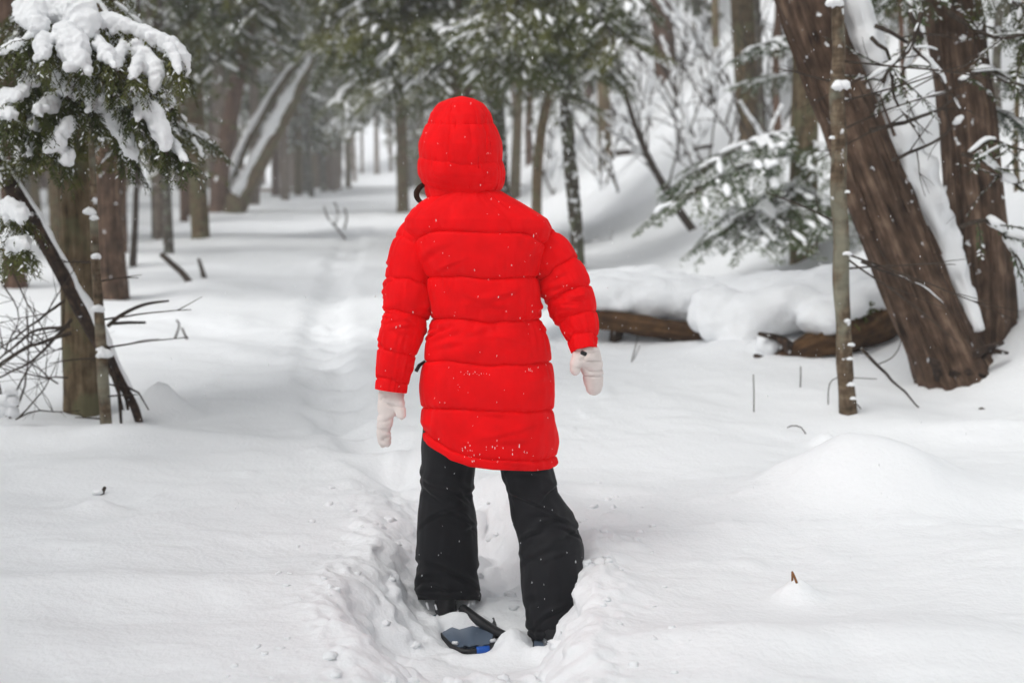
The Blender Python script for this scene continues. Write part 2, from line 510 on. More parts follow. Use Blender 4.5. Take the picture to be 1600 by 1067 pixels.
def bough_protos(seed, L=1.2, droop=.5, dens=1.0, leaf=.05, snowp=.25, snowfill=.7, snoww=.03, needle=HEM, voxel=.014, name='bough'):
    r = random.Random(seed)
    mb = MB(); sm = MB()
    main = curve3((0, 0, 0), (1, 0, .18), L, droop, 12, .05, r)
    P, ss = resample(main, .03)
    mb.tube(P[::2], np.linspace(.014, .003, len(P[::2])) * L / 1.2, 5, 0)
    def snow_on(pts, w):
        Q, s2 = resample(pts, .02)
        i = 0
        while i < len(Q) - 3:
            n = r.randint(4, 14)
            if r.random() < snowfill:
                seg = Q[i:i + n]
                if len(seg) >= 3:
                    k = np.sin(np.linspace(.25, math.pi - .2, len(seg))) ** .6
                    rad = w * k * (1 + .25 * np.array([r.uniform(-1, 1) for _ in seg]))
                    seg = seg + np.array([0, 0, w * .45])
                    sm.tube(seg, np.maximum(rad, .004), 8, 0, sq=.75, up=(0, 0, 1))
            i += n
    snow_on(main, snoww * 1.25)
    nb = int(15 * dens * L / 1.2)
    for i in range(nb):
        f = .12 + .86 * i / nb
        for sgn in (-1, 1):
            if r.random() < .1: continue
            k = int((f + r.uniform(-.02, .02)) * (len(P) - 1)); k = max(1, min(len(P) - 2, k))
            t = Vector(P[k + 1] - P[k - 1]).normalized()
            side = Vector((0, sgn, 0))
            d = (t * r.uniform(.5, .9) + side * r.uniform(.7, 1.0) + Vector((0, 0, r.uniform(-.15, .1))))
            Lt = L * (.16 + .42 * math.sin(math.pi * min(1, (1 - f) * .62 + .12)) ** 1.2) * r.uniform(.65, 1.15) * (1.0 if f < .9 else .7)
            tw = curve3(P[k], d, Lt, droop * .9, 7, .08, r)
            mb.tube(tw, np.linspace(.005, .0015, 7), 3, 0)
            if Lt > .12: snow_on(tw, snoww * (.6 + .5 * Lt / L * 2))
            Q, s3 = resample(tw, .035 / dens)
            for j in range(1, len(Q)):
                for s2 in (-1, 1):
                    if r.random() < .15: continue
                    tt = Vector(Q[j] - Q[j - 1]).normalized()
                    sd = tt.cross(Vector((0, 0, 1))); sd.normalize()
                    dd = tt * r.uniform(.6, 1) + sd * s2 * r.uniform(.6, 1) + Vector((0, 0, r.uniform(-.45, .05)))
                    Ls = r.uniform(.05, .11) * (1.15 - .5 * j / len(Q)) * L / 1.2
                    st = [Q[j], Vector(Q[j]) + dd.normalized() * Ls * .5, Vector(Q[j]) + dd.normalized() * Ls + Vector((0, 0, -Ls * .15))]
                    leaf_along(mb, st, r, leaf, Ls / 3.2, 1, snowp)
    me1 = mb.mesh(name, [DARKTWIG, needle, SNOWB], False)
    me2 = remeshed(sm, voxel, [SNOWB], 'snow_load', 2) if sm.v else None
    return me1, me2

PB = {}
PB['green'] = [bough_protos(100 + i, 1.2, .55, 1.0, .045, .05, .16, .020, HEM) for i in range(3)]
PB['dusted'] = [bough_protos(200 + i, 1.2, .60, 1.0, .045, .10, .34, .026, HEM) for i in range(4)]
PB['snowy'] = [bough_protos(300 + i, 1.2, .75, .9, .050, .22, .70, .034, HEM) for i in range(3)]
PB['hemgrey'] = [bough_protos(400 + i, 1.2, .5, .85, .05, .10, .36, .028, HEMG) for i in range(3)]

def add_bough(tree, base, direc, length, kind, roll=0.0, r=rng, snow=True):
    me1, me2 = r.choice(PB[kind])
    x = Vector(direc).normalized()
    y = Vector((0, 0, 1)).cross(x)
    if y.length < .05: y = Vector((0, 1, 0))
    y.normalize(); z = x.cross(y)
    M = Matrix((x, y, z)).transposed().to_4x4() @ Matrix.Rotation(roll, 4, 'X')
    s = length / 1.2
    o = link('bough', me1, tree)
    o.matrix_basis = Matrix.Translation(Vector(base) - tree.location) @ M @ Matrix.Scale(s, 4)
    if me2 is not None and snow:
        link('snow_load', me2, o)['kind'] = 'stuff'
    return o

def bough_px(tree, a, b, kind, roll=0.0, k=1.05):
    """a, b: (px, py, Y) of the bough's root and of its tip"""
    A = Vector(at(*a)); B = Vector(at(*b))
    d = B - A
    return add_bough(tree, A, d + Vector((0, 0, d.length * .22)), d.length * k, kind, roll)

def crown(tree, line, z0, z1, n, l0, l1, kinds, r=rng, az=None):
    """boughs round a trunk; line: points of the trunk axis, bottom to top"""
    line = np.array([tuple(p) for p in line])
    ga = r.uniform(0, 6.28)
    for i in range(n):
        f = (i + r.random() * .8) / n
        z = z0 + (z1 - z0) * f
        p = [np.interp(z, line[:, 2], line[:, c]) for c in range(2)]
        ga += 2.4 + r.uniform(-.4, .4)
        a = ga if az is None else r.uniform(*az)
        L = (l0 + (l1 - l0) * f) * r.uniform(.7, 1.15)
        add_bough(tree, (p[0], p[1], z), (math.cos(a), math.sin(a), r.uniform(-.35, .12)), L, r.choice(kinds), r.uniform(-.25, .25), r)

def bare_branch(mb, p0, d, L, r0, r=rng, droop=.1, n=9, wob=.12, fork=3, mat=0):
    pts = curve3(p0, d, L, droop, n, wob, r)
    mb.tube(pts, np.linspace(r0, r0 * .35, n), 5, mat)
    for k in range(fork):
        i = r.randint(2, n - 2)
        dd = Vector(pts[i + 1]) - Vector(pts[i])
        dd = dd.normalized() + Vector((r.uniform(-.8, .8), r.uniform(-.8, .8), r.uniform(-.5, .6)))
        q = curve3(pts[i], dd, L * r.uniform(.25, .5), droop, 6, wob, r)
        mb.tube(q, np.linspace(r0 * .5, r0 * .2, 6), 4, mat)
    return pts

def snow_strip(mb, pts, w, r=rng, fill=.7, lift=.5):
    Q, _ = resample(pts, .03)
    i = 0
    while i < len(Q) - 3:
        n = r.randint(3, 8)
        if r.random() < fill * .75:
            seg = Q[i:i + n]
            if len(seg) >= 3:
                k = np.sin(np.linspace(.35, math.pi - .35, len(seg))) ** .5
                mb.tube(seg + np.array([0, 0, w * lift]), np.maximum(w * k * r.uniform(.7, 1.2), .003), 8, 0, .25, 5, .8, r.randint(0, 99), True, (0, 0, 1), 12)
        i += n

def clump(mb, p, q, r=rng):
    k = np.linspace(-1, 1, 11); a = r.uniform(-.3, .3)
    pts = [Vector(p) + Vector((x * q, r.uniform(-.1, .1) * q + a * x * q, -.35 * q * x * x + q * .12 * r.uniform(-1, 1))) for x in k]
    mb.tube(pts, q * (.12 + .5 * np.sqrt(np.clip(1 - k * k, 0, 1))) * np.array([r.uniform(.85, 1.15) for _ in k]), 10, 0, .3, 4, .85, r.randint(0, 99), True, (0, 0, 1), 1 / max(q, .01))

def trunk_line(px_pts, Y=None, dY=0.0, top=9.0, sink=.25):
    """px_pts: (px, py, width px) bottom to top -> axis points and radii, carried on above the frame"""
    bx, by, bw = px_pts[0]
    if Y is None:
        Y = on(bx, by).y
    pts = []; rad = []
    for i, (x, y, w) in enumerate(px_pts):
        f = i / max(1, len(px_pts) - 1)
        p = Vector(at(x, y, Y + dY * f)); pts.append(p); rad.append(w / FPX * p.y * .5)
    d = (pts[1] - pts[0]).normalized()
    g0 = pts[0] - d * sink / max(.3, d.z)
    pts.insert(0, g0); rad.insert(0, rad[0] * 1.12)
    d = (pts[-1] - pts[-2]).normalized()
    d = (d + Vector((0, 0, .25))).normalized() if d.z > .8 else d
    while pts[-1].z < top and d.z > .2:
        pts.append(pts[-1] + d * 1.2); rad.append(max(.015, rad[-1] * .93))
        d = (d + Vector((rng.uniform(-.03, .03), rng.uniform(-.03, .03), .02))).normalized()
    return pts, rad, Y

def build_trunk(tree, pts, rad, mat, n=14, step=.1, rough=.12, freq=9, seed=0, flare=0, name='trunk'):
    A = np.array([(*p, r_) for p, r_ in zip(pts, rad)])
    Q, s = resample(A, step)
    rr = Q[:, 3].copy()
    if flare: rr *= 1 + flare * np.exp(-s / .22)
    mb = MB()
    mb.tube(Q[:, :3], rr, n, 0, rough, freq, 1.0, seed, True, None, 1.6)
    return child(mb, name, [mat], tree), Q[:, :3]

TREE_N = 0
def tree_px(name, label, cat, px_pts, mat, Y=None, dY=0.0, top=9.0, n=12, step=.12, rough=.10, freq=9, flare=.2, group=None, crn=None, stubs=0, sink=.25, stub_snow=True, stub_len=.5):
    global TREE_N
    TREE_N += 1
    pts, rad, Y = trunk_line(px_pts, Y, dY, top, sink)
    t = thing(name, label, cat, pts[1], group)
    o, line = build_trunk(t, pts, rad, mat, n, step, rough, freq, TREE_N * 3, flare)
    r = random.Random(TREE_N)
    for k in range(stubs):
        i = r.randint(int(len(line) * .06), int(len(line) * .55))
        a = r.uniform(0, 6.28)
        mb = MB()
        L = stub_len * r.uniform(.5, 1.5)
        bp = bare_branch(mb, line[i], (math.cos(a), math.sin(a) * .8, r.uniform(-.3, .35)), L, max(.004, rad[1] * .10), r, .15, 9, .1, 2)
        b = child(mb, 'branch', [DARKTWIG], t)
        if stub_snow and r.random() < .6:
            sm = MB(); snow_strip(sm, bp, max(.01, rad[1] * .16), r, .6)
            if sm.v:
                sm.obj('snow', [SNOWB], b)['kind'] = 'stuff'
    if crn:
        crown(t, line, *crn, r=r)
    return t, line, Y

# ------------------------------------------------------------------ near left: cedar with snow-laden boughs
def snow_fingers(tree, strokes, Y0, Y1, label=None, seed=0, leaf=.036, sub=(.05, .13), bulge=1.0):
    """a bough: twigs along the strokes [(px,py,width px)...] with needles below and a load of snow on top"""
    r = random.Random(seed)
    mb, sm = MB(), MB()
    for st in strokes:
        y0 = Y0 + r.uniform(-.08, .08)
        pts = []
        for i, (x, y, w) in enumerate(st):
            Yd = y0 + (Y1 - Y0) * i / max(1, len(st) - 1)
            pts.append((*at(x, y, Yd), w / FPX * Yd * .5))
        Q, s = resample(pts, .012)
        Q[:, 3] *= 1.12
        n = len(Q)
        fl = 1 + .22 * vnoise(s / .045, seed * 7.3, 0, 5) + .13 * vnoise(s / .018, seed * 1.3, 0, 6)
        end = np.minimum(1, np.minimum((s + .012) / .03, (s[-1] - s + .01) / .035)) ** .6
        rad = np.maximum(Q[:, 3] * fl * end * bulge, .004)
        sm.tube(Q[:, :3], rad, 10, 0, .25, 6, .85, seed, True, None, 14)
        for k in range(int(n / 4)):                         # side lobes that slump off the twig
            i = r.randint(1, n - 2)
            d = Vector((r.uniform(-1, 1), r.uniform(-.8, .3), r.uniform(-.9, -.1))).normalized()
            l = Q[i, 3] * r.uniform(.6, 1.5)
            a = Vector(Q[i, :3])
            rr_ = Q[i, 3] * r.uniform(.35, .65)
            sm.tube([a, a + d * l * .5, a + d * l, a + d * (l + rr_ * .6)], [rr_, rr_, rr_ * .85, rr_ * .35], 8)
        ax = Q[:, :3] - np.array([0, 0, 1]) * (Q[:, 3] * .5)[:, None]
        mb.tube(ax[::4], .005, 5, 0)
        for k in range(0, n, 2):
            for _ in range(2):
                d = Vector((r.uniform(-1, 1), r.uniform(-.3, .8), r.uniform(-1.3, -.25)))
                t = Vector(ax[min(n - 1, k + 1)] - ax[max(0, k - 1)]).normalized()
                d = (d.normalized() + t * .6).normalized()
                L = r.uniform(*sub) + Q[k, 3] * .45
                p = Vector(ax[k])
                tw = [p, p + d * L * .5, p + d * L + Vector((0, 0, -L * .25))]
                mb.tube(tw, [.002, .0015, .001], 3, 0, caps=False)
                leaf_along(mb, tw, r, leaf, .011, 1, .06)
    b = child(mb, 'bough', [DARKTWIG, HEM, SNOWB], tree, False)
    me2 = remeshed(sm, .0068, [SNOWB], 'snow_load', 2, .006, .022)
    link('snow_load', me2, b)['kind'] = 'stuff'
    return b

TC, lineA, YA = tree_px('cedar_tree', 'thick olive-brown cedar trunk at left with snow-heaped green boughs hanging over it', 'tree',
    [(131, 645, 56), (125, 520, 52), (119, 330, 50), (112, 120, 46), (108, 0, 45)], CEDAR_OLIVE, n=20, step=.06, rough=.13, freq=8, flare=.3, top=9.5)
FING = [
 [[(60, 0, 34), (93, 10, 44), (126, 28, 46), (138, 50, 30)], [(34, 4, 34), (52, 26, 36), (66, 46, 24)], [(0, 84, 14), (28, 70, 15), (51, 55, 10)]],
 [[(92, 50, 30), (112, 66, 42), (120, 92, 40), (128, 100, 22)], [(70, 58, 22), (67, 74, 26), (68, 90, 16)]],
 [[(150, 30, 18), (180, 36, 24), (213, 45, 22), (239, 58, 26), (266, 68, 26), (283, 90, 22), (294, 116, 12)], [(262, 70, 20), (275, 95, 14), (280, 116, 8)]],
 [[(168, 40, 26), (194, 59, 26), (219, 79, 30), (238, 98, 28), (245, 121, 22), (236, 146, 9)], [(197, 66, 20), (184, 90, 18), (181, 107, 12)], [(146, 58, 18), (163, 79, 22), (180, 106, 14)], [(222, 84, 20), (212, 105, 18), (208, 122, 12)]],
 [[(152, 94, 34), (136, 118, 46), (150, 142, 48), (166, 166, 44), (184, 195, 32), (200, 222, 26), (211, 252, 12)], [(126, 132, 26), (120, 150, 20)], [(146, 150, 26), (142, 168, 16)], [(186, 158, 20), (200, 160, 18)], [(160, 110, 20), (174, 120, 20), (184, 130, 10)]],
 [[(192, 126, 18), (206, 138, 22), (220, 152, 26), (240, 180, 30), (252, 206, 26), (260, 238, 16)], [(216, 166, 14), (214, 186, 10)], [(262, 214, 14), (276, 232, 14), (292, 254, 7)]],
 [[(238, 155, 14), (252, 160, 16), (270, 168, 9)], [(95, 118, 26), (102, 132, 26), (105, 150, 14)], [(52, 110, 22), (42, 130, 24), (32, 152, 18)]],
 [[(92, 152, 22), (74, 163, 26), (54, 175, 16)], [(36, 180, 20), (48, 190, 24), (51, 202, 12)], [(3, 146, 18), (18, 150, 22), (30, 152, 16)], [(4, 170, 26), (20, 182, 20)]],
 [[(112, 182, 18), (98, 208, 22), (86, 226, 22), (66, 236, 14)], [(84, 225, 20), (103, 243, 24), (98, 258, 12)], [(44, 216, 14), (48, 232, 12), (42, 246, 10)]],
 [[(0, 335, 20), (20, 328, 30), (38, 340, 18)], [(10, 372, 30), (26, 376, 36), (40, 384, 18)]],
]
for i, st in enumerate(FING):
    snow_fingers(TC, st, 5.65 - .05 * (i % 3), 5.45 - .1 * (i % 2), seed=20 + i)
# unloaded green boughs behind and below the laden ones
for (a, b, k) in [
    ((60, -60, 6.6), (170, 50, 6.3), 'dusted'), ((110, 40, 6.7), (240, 170, 6.5), 'dusted'), ((110, 60, 6.7), (20, 200, 6.3), 'green'),
    ((112, 90, 6.7), (130, 240, 6.3), 'green'), ((114, 120, 6.7), (60, 270, 6.4), 'green'), ((114, 130, 6.8), (200, 240, 6.5), 'green'),
    ((118, 150, 6.8), (255, 225, 6.5), 'dusted'), ((118, 170, 6.9), (310, 235, 6.8), 'dusted'), ((112, 40, 6.8), (250, 100, 6.9), 'green'),
    ((110, 20, 6.8), (-40, 150, 6.4), 'green'), ((112, 100, 6.8), (-30, 260, 6.5), 'dusted'), ((105, -20, 6.8), (20, 60, 6.4), 'green'),
    ((118, 180, 6.9), (20, 280, 6.7), 'green')]:
    bough_px(TC, a, b, k)
crown(TC, lineA, 3.0, 9.2, 16, 1.6, .5, ['dusted', 'snowy'], random.Random(3))

tree_px('cedar_tree', 'straight grey-brown fibrous cedar trunk just behind the olive-brown one at left', 'tree',
    [(172, 468, 54), (168, 330, 50), (165, 150, 46), (160, 0, 42)], CEDAR, n=16, step=.1, rough=.12, flare=.25, top=10, crn=(3.6, 9.5, 16, 1.6, .6, ['dusted', 'green']))
tree_px('cedar_tree', 'short reddish trunk base at the left picture edge under a snow clump', 'tree',
    [(24, 450, 36), (20, 390, 32), (14, 200, 30), (8, 0, 28)], REDBARK, n=12, top=9, crn=(2.4, 8.5, 14, 1.6, .5, ['dusted', 'green']))

# leaning dead log with snow along its back
lp = [(222, 672, 11), (212, 640, 15), (200, 615, 13), (184, 590, 18), (170, 560, 19), (150, 520, 22), (134, 490, 26), (112, 455, 23), (100, 430, 25), (72, 380, 23), (44, 335, 28), (15, 285, 22), (-30, 215, 18)]
t = thing('leaning_log', 'dark leaning dead log with a ridge of snow along its upper side', 'log', at(170, 560, 6.45))
A = np.array([(*at(x, y, 6.55 - .1 * i / 8), w / FPX * 6.5 * .5) for i, (x, y, w) in enumerate(lp)])
Q, s = resample(A, .04)
mb = MB(); mb.tube(Q[:, :3], Q[:, 3], 14, 0, .28, 9, 1, 4, True, None, 3); child(mb, 'trunk', [DEADBARK], t)
mb = MB(); A2 = Q.copy(); A2[:, 0] += Q[:, 3] * .75; A2[:, 2] += Q[:, 3] * .6
k0 = int(len(A2) * .14)
mb.tube(A2[k0:, :3], A2[k0:, 3] * (.56 + .32 * vnoise(s[k0:] / .10, 0, 0, 3)), 10, 0, .35, 6, 1, 9, True, None, 6)
so = child(mb, 'snow_ridge', [SNOWB], t)
for (x0, y0, x1, y1, w) in [(178, 590, 200, 640, 9), (170, 570, 190, 672, 8), (196, 622, 170, 600, 5), (150, 520, 192, 640, 6), (190, 600, 232, 640, 4)]:
    a, b = Vector(at(x0, y0, 6.5)), Vector(at(x1, y1, 6.35)); c = (a + b) / 2 + Vector((.02, 0, .02))
    mb = MB(); mb.tube([a, c, b], np.array([1, .8, .5]) * w / FPX * 6.5 * .5, 6, 0, .2); child(mb, 'branch', [DEADBARK], t)

# slim two-tone stem in front of the log
t, _, _ = tree_px('dead_sapling', 'slim upright dead stem crossing in front of the leaning snowy log', 'sapling',
    [(166, 672, 18), (160, 580, 17), (154, 480, 16), (148, 380, 14), (146, 300, 12), (142, 200, 9), (140, 120, 6)], SLIM, Y=6.3, top=0, n=10, step=.05, rough=.15, flare=.1, sink=.15)
r = random.Random(5)
for (x, y, dx, L) in [(158, 545, 1, .45), (156, 500, 1, .5), (160, 560, -1, .3), (150, 410, -1, .2), (152, 440, 1, .25), (162, 620, 1, .2), (166, 655, -1, .15)]:
    mb = MB(); bare_branch(mb, at(x, y, 6.3), (dx, r.uniform(-.4, .1), r.uniform(-.1, .3)), L, .006, r, .1, 8, .1, 1); child(mb, 'branch', [DARKTWIG], t)
for (x, y, w) in [(153, 482, 22), (150, 400, 16), (158, 545, 16), (163, 552, 26), (147, 340, 14), (140, 330, 20)]:
    p = Vector(at(x, y, 6.26)); q = w / FPX * 6.3 * .5
    smb = MB(); clump(smb, p, q); child(smb, 'snow_clump', [SNOWB], t)

# bare shrub, lower left
t = thing('bare_shrub', 'bare twiggy shrub with arching thin branches at the lower left edge', 'shrub', on(15, 660))
r = random.Random(12)
for (x0, y0, pts, w) in [
    (250, 598, [(110, 520), (40, 545), (-40, 590)], 7), (0, 0, [(112, 500), (60, 555), (0, 590), (-40, 600)], 6), (0, 0, [(108, 510), (50, 520), (0, 560), (-30, 572)], 6),
    (0, 0, [(100, 470), (60, 500), (20, 530), (-20, 560)], 5), (0, 0, [(90, 600), (50, 570), (0, 540), (-20, 530)], 3), (0, 0, [(105, 590), (60, 588), (20, 575), (-10, 566)], 3),
    (0, 0, [(20, 655), (36, 610), (44, 560), (40, 480)], 4), (0, 0, [(16, 655), (0, 610), (-8, 560), (-6, 500)], 4), (0, 0, [(24, 655), (60, 640), (90, 645), (125, 640)], 3),
    (0, 0, [(10, 650), (30, 600), (60, 560), (104, 540)], 4), (0, 0, [(30, 652), (60, 620), (80, 590), (90, 560)], 3), (0, 0, [(8, 400), (40, 470), (70, 520), (80, 545)], 3),
    (0, 0, [(0, 440), (20, 470), (30, 500), (10, 540)], 3)]:
    mb = MB()
    Yd = 6.5 + r.uniform(-.25, .25)
    P_ = [Vector(at(x, y, Yd + i * .05)) for i, (x, y) in enumerate(pts)]
    Q, _ = resample(P_, .06)
    Q = Q + np.array([r.uniform(-.004, .004) for _ in range(Q.size)]).reshape(Q.shape)
    mb.tube(Q, np.linspace(w, w * .4, len(Q)) / FPX * 6.5 * .5, 5)
    for k in range(4):
        i = r.randint(1, len(Q) - 2)
        bare_branch(mb, Q[i], (r.uniform(-.8, .5), r.uniform(-.5, .5), r.uniform(-.3, .8)), r.uniform(.15, .4), w * .45 / FPX * 6.5 * .5, r, .1, 7, .12, 1)
    child(mb, 'branch', [DARKTWIG], t)
mb = MB()
for (x, y, w) in [(10, 625, 40), (4, 640, 46), (16, 610, 26)]:
    p = Vector(at(x, y, 6.3)); q = w / FPX * 6.3 * .5
    mb = MB(); clump(mb, p, q); child(mb, 'snow_clump', [SNOWB], t)

# thin dark saplings at left
for (lab, pts, m) in [
    ('thin dark sapling just right of the grey-brown cedar trunk', [(208, 417, 11), (212, 330, 9), (215, 200, 8), (216, 60, 6)], DARKTWIG),
    ('thin grey sapling left of the pair near the snow mound', [(243, 372, 11), (240, 250, 10), (238, 100, 8), (237, 0, 7)], GREYBARK),
    ('thin leaning dark sapling between grey sapling and olive trunk', [(260, 382, 9), (255, 290, 8), (248, 160, 8), (242, 20, 7)], DARKTWIG),
    ('thin dark stem seen left of the thick olive-brown cedar', [(93, 372, 8), (89, 300, 7), (85, 200, 6), (82, 60, 5)], DARKTWIG),
    ('thin brown sapling rising between the two left cedar trunks', [(196, 395, 9), (194, 300, 8), (193, 100, 7)], REDBARK)]:
    tree_px('sapling', lab, 'sapling', pts, m, top=6, n=7, rough=.12, flare=.1, stubs=2, group='thin saplings at left', stub_len=.4)

# ------------------------------------------------------------------ middle distance, left of the trail
T6, _, Y6 = tree_px('conifer_tree', 'olive-brown conifer trunk standing left of the reddish leaning one', 'tree',
    [(314, 372, 27), (308, 260, 26), (303, 120, 24), (300, 0, 22)], CEDAR_OLIVE, n=14, top=12, crn=(4.3, 11, 34, 2.0, .6, ['dusted', 'green', 'green']))
tree_px('conifer_tree', 'reddish-brown conifer trunk curving right beside the fallen leaning snag', 'tree',
    [(339, 332, 25), (348, 250, 25), (366, 150, 24), (390, 20, 22), (394, -20, 21)], REDBARK, n=14, top=13, crn=(5.2, 12, 34, 2.2, .6, ['dusted', 'green', 'green']))

t = thing('leaning_snag', 'broken forked trunk leaning right with two long bands of snow', 'dead tree', on(362, 330))
Yl = on(362, 332).y
for pts, sd_ in (([(346, 345, 14), (376, 245, 13), (416, 168, 12), (450, 116, 11), (487, 80, 6)], 1), ([(366, 345, 29), (390, 285, 26), (432, 205, 23), (466, 140, 19), (489, 92, 10)], 2)):
    A = np.array([(*at(x, y, Yl + (.3 if sd_ == 1 else 0) + i * .1), w / FPX * Yl * .5) for i, (x, y, w) in enumerate(pts)])
    Q, s = resample(A, .12)
    mb = MB(); mb.tube(Q[:, :3], Q[:, 3], 12, 0, .12, 9, 1, sd_); tk = child(mb, 'trunk', [CEDAR_OLIVE], t)
    B = Q.copy(); B[:, 3] *= .78 + .35 * vnoise(s / .5, sd_, 0, 9); B[:, 0] -= Q[:, 3] * .6; B[:, 2] += Q[:, 3] * .5; B[:, 1] -= Q[:, 3] * .7
    mb = MB(); mb.tube(B[3:, :3], B[3:, 3] * .8, 10, 0, .34, 5, 1, sd_ + 5, True, None, 5)
    o = mb.obj('snow_band', [SNOWB], tk)
mb = MB()
for (x0, y0, x1, y1, w) in [(352, 300, 378, 345, 26), (340, 330, 372, 330, 24)]:
    a, b = Vector(at(x0, y0, Yl - .2)), Vector(at(x1, y1, Yl - .5))
    mb = MB(); mb.tube([a, (a + b) / 2 + Vector((0, 0, .06)), b], np.array([.7, 1, .6]) * w / FPX * Yl * .5, 8, 0, .25); child(mb, 'root_stump', [CEDAR_OLIVE], t)

for (lab, pts, m, n) in [
    ('reddish slender trunk behind the thin fallen log left of trail', [(431, 306, 13), (430, 220, 12), (428, 60, 11)], REDBARK, 16),
    ('brown slender trunk with tapering foot right of the reddish slender one', [(449, 303, 12), (447, 200, 11), (445, 50, 10)], PALEBARK, 16),
    ('greyish thin trunk third in the row left of the trail', [(476, 300, 7), (475, 200, 7), (474, 60, 6)], GREYBARK, 14),
    ('dark grey trunk nearest the left edge of the far trail', [(506, 300, 11), (503, 200, 10), (500, 60, 9)], GREYBARK, 18),
    ('thin brown trunk behind the lower end of the leaning snag', [(411, 288, 9), (408, 200, 8), (405, 60, 8)], REDBARK, 14),
    ('brown trunk with rusty low foliage behind dark grey trunk', [(494, 276, 12), (492, 200, 11), (490, 60, 10)], REDBARK, 16)]:
    tree_px('conifer_tree', lab, 'tree', pts, m, n=9, step=.4, top=14, group='slender trunks left of the trail', crn=(3.2, 12.5, n + 8, 2.6, .7, ['dusted', 'snowy', 'green', 'green']))

tree_px('conifer_tree', 'straight dark olive trunk standing alone just left of the red hood', 'tree',
    [(630, 332, 19), (628, 240, 18), (626, 130, 17), (622, 0, 16)], CEDAR_OLIVE, n=12, step=.25, top=13, flare=.35, crn=(3.4, 12, 50, 3.0, .6, ['dusted', 'snowy', 'green']))
T734, _, _ = tree_px('conifer_tree', 'reddish-brown trunk rising directly behind the red hood', 'tree',
    [(734, 330, 36), (728, 220, 34), (718, 110, 32), (708, 0, 30)], REDBARK, Y=21, n=14, step=.2, top=13, crn=(3.0, 12, 30, 2.4, .6, ['dusted', 'green', 'green']))
T784, _, _ = tree_px('conifer_tree', 'dark trunk at the right edge of the hood with snow on one side', 'tree',
    [(784, 320, 26), (780, 230, 25), (772, 110, 23), (768, 0, 22)], SPOTTED, Y=23, n=12, step=.2, top=12, crn=(3.2, 11, 26, 2.2, .6, ['dusted', 'green', 'green']))

# ------------------------------------------------------------------ right of the trail
tree_px('curved_tree', 'bare brown trunk bending left at its foot, right of the hood', 'tree',
    [(838, 330, 16), (840, 260, 16), (848, 190, 15), (862, 140, 14), (874, 100, 12), (880, 40, 11), (882, -20, 10)], CEDAR_OLIVE, Y=20, n=10, step=.15, top=9, stubs=3, crn=(3.3, 8, 10, 1.4, .5, ['dusted']))
T903, _, Y903 = tree_px('conifer_tree', 'slender dark snow-speckled trunk rising behind the right shoulder', 'tree',
    [(904, 420, 21), (899, 350, 21), (892, 270, 21), (886, 180, 20), (882, 60, 18), (880, 0, 17)], SPOTTED, n=14, step=.08, rough=.12, top=9, stubs=9, flare=.1, crn=(2.75, 8.5, 26, 1.5, .4, ['dusted', 'green', 'green']))
tree_px('conifer_tree', 'distant brown trunk on the crest of the slope right of hood', 'tree',
    [(921, 156, 15), (919, 90, 15), (916, 0, 14)], REDBARK, n=9, step=.3, top=14, crn=(6.2, 13.5, 12, 2.2, .6, ['dusted']))
tree_px('conifer_tree', 'broad brown trunk high on the slope with a cut-off dark foot', 'tree',
    [(1042, 122, 32), (1037, 60, 33), (1032, 0, 33)], REDBARK, n=12, step=.3, top=15, crn=(6.0, 14, 14, 2.4, .6, ['dusted', 'hemgrey']))
tree_px('conifer_tree', 'reddish trunk on the slope above the snowy hemlock boughs', 'tree',
    [(1170, 220, 32), (1166, 130, 35), (1160, 0, 35)], CEDAR_OLIVE, n=14, step=.2, top=13, flare=.1, crn=(4.2, 12, 14, 2.0, .6, ['hemgrey', 'dusted']))
for (T_, x0, yy, Y_, tips) in [
    (T6, 304, (-60, 60), Y6, [(420, 30), (400, 62), (470, 10), (370, 85), (230, 60), (215, 110), (260, 20), (340, 130), (250, 140)]),
    (T734, 714, (-90, 40), 21, [(555, 60), (600, 105), (500, 25), (640, 140), (840, 50), (870, 95), (590, 15), (670, 95), (540, 110), (620, 60), (800, 110), (520, 80)]),
    (T784, 771, (-90, 60), 23, [(640, 70), (690, 120), (880, 80), (850, 130), (930, 40), (700, 30), (820, 20), (910, 110)]),
    (T903, 882, (-80, 70), Y903, [(800, 70), (770, 118), (955, 70), (990, 25), (830, 125), (985, 95), (850, 20), (930, 125), (780, 20)])]:
    rb = random.Random(x0)
    for (tx, ty) in tips:
        bough_px(T_, (x0, ty - rb.uniform(60, 110), Y_), (tx, ty, Y_ - rb.uniform(.3, 1.6)), rb.choice(['green', 'green', 'dusted']), rb.uniform(-.2, .2))

HT, hl, HY = tree_px('hemlock_tree', 'brown hemlock trunk with snowy grey-green boughs reaching left and down', 'tree',
    [(1256, 404, 44), (1256, 250, 43), (1258, 100, 40), (1260, 0, 38)], CEDAR_OLIVE, n=16, step=.1, top=9.5, flare=.1, crn=(3.6, 9, 14, 1.6, .5, ['hemgrey', 'dusted']))
for (a, b, k) in [
    ((1250, 205, HY), (1095, 305, HY - .7), 'hemgrey'), ((1252, 240, HY), (1085, 350, HY - .9), 'hemgrey'),
    ((1256, 280, HY), (1165, 405, HY - 1.0), 'hemgrey'), ((1258, 290, HY), (1215, 395, HY - 1.1), 'hemgrey'),
    ((1258, 310, HY), (1275, 385, HY - .9), 'hemgrey'), ((1262, 220, HY), (1330, 300, HY - .7), 'hemgrey'), ((1258, 60, HY), (1190, 100, HY - .6), 'hemgrey'), ((1252, 120, HY), (1160, 150, HY + .4), 'hemgrey')]:
    bough_px(HT, a, b, k, .1)

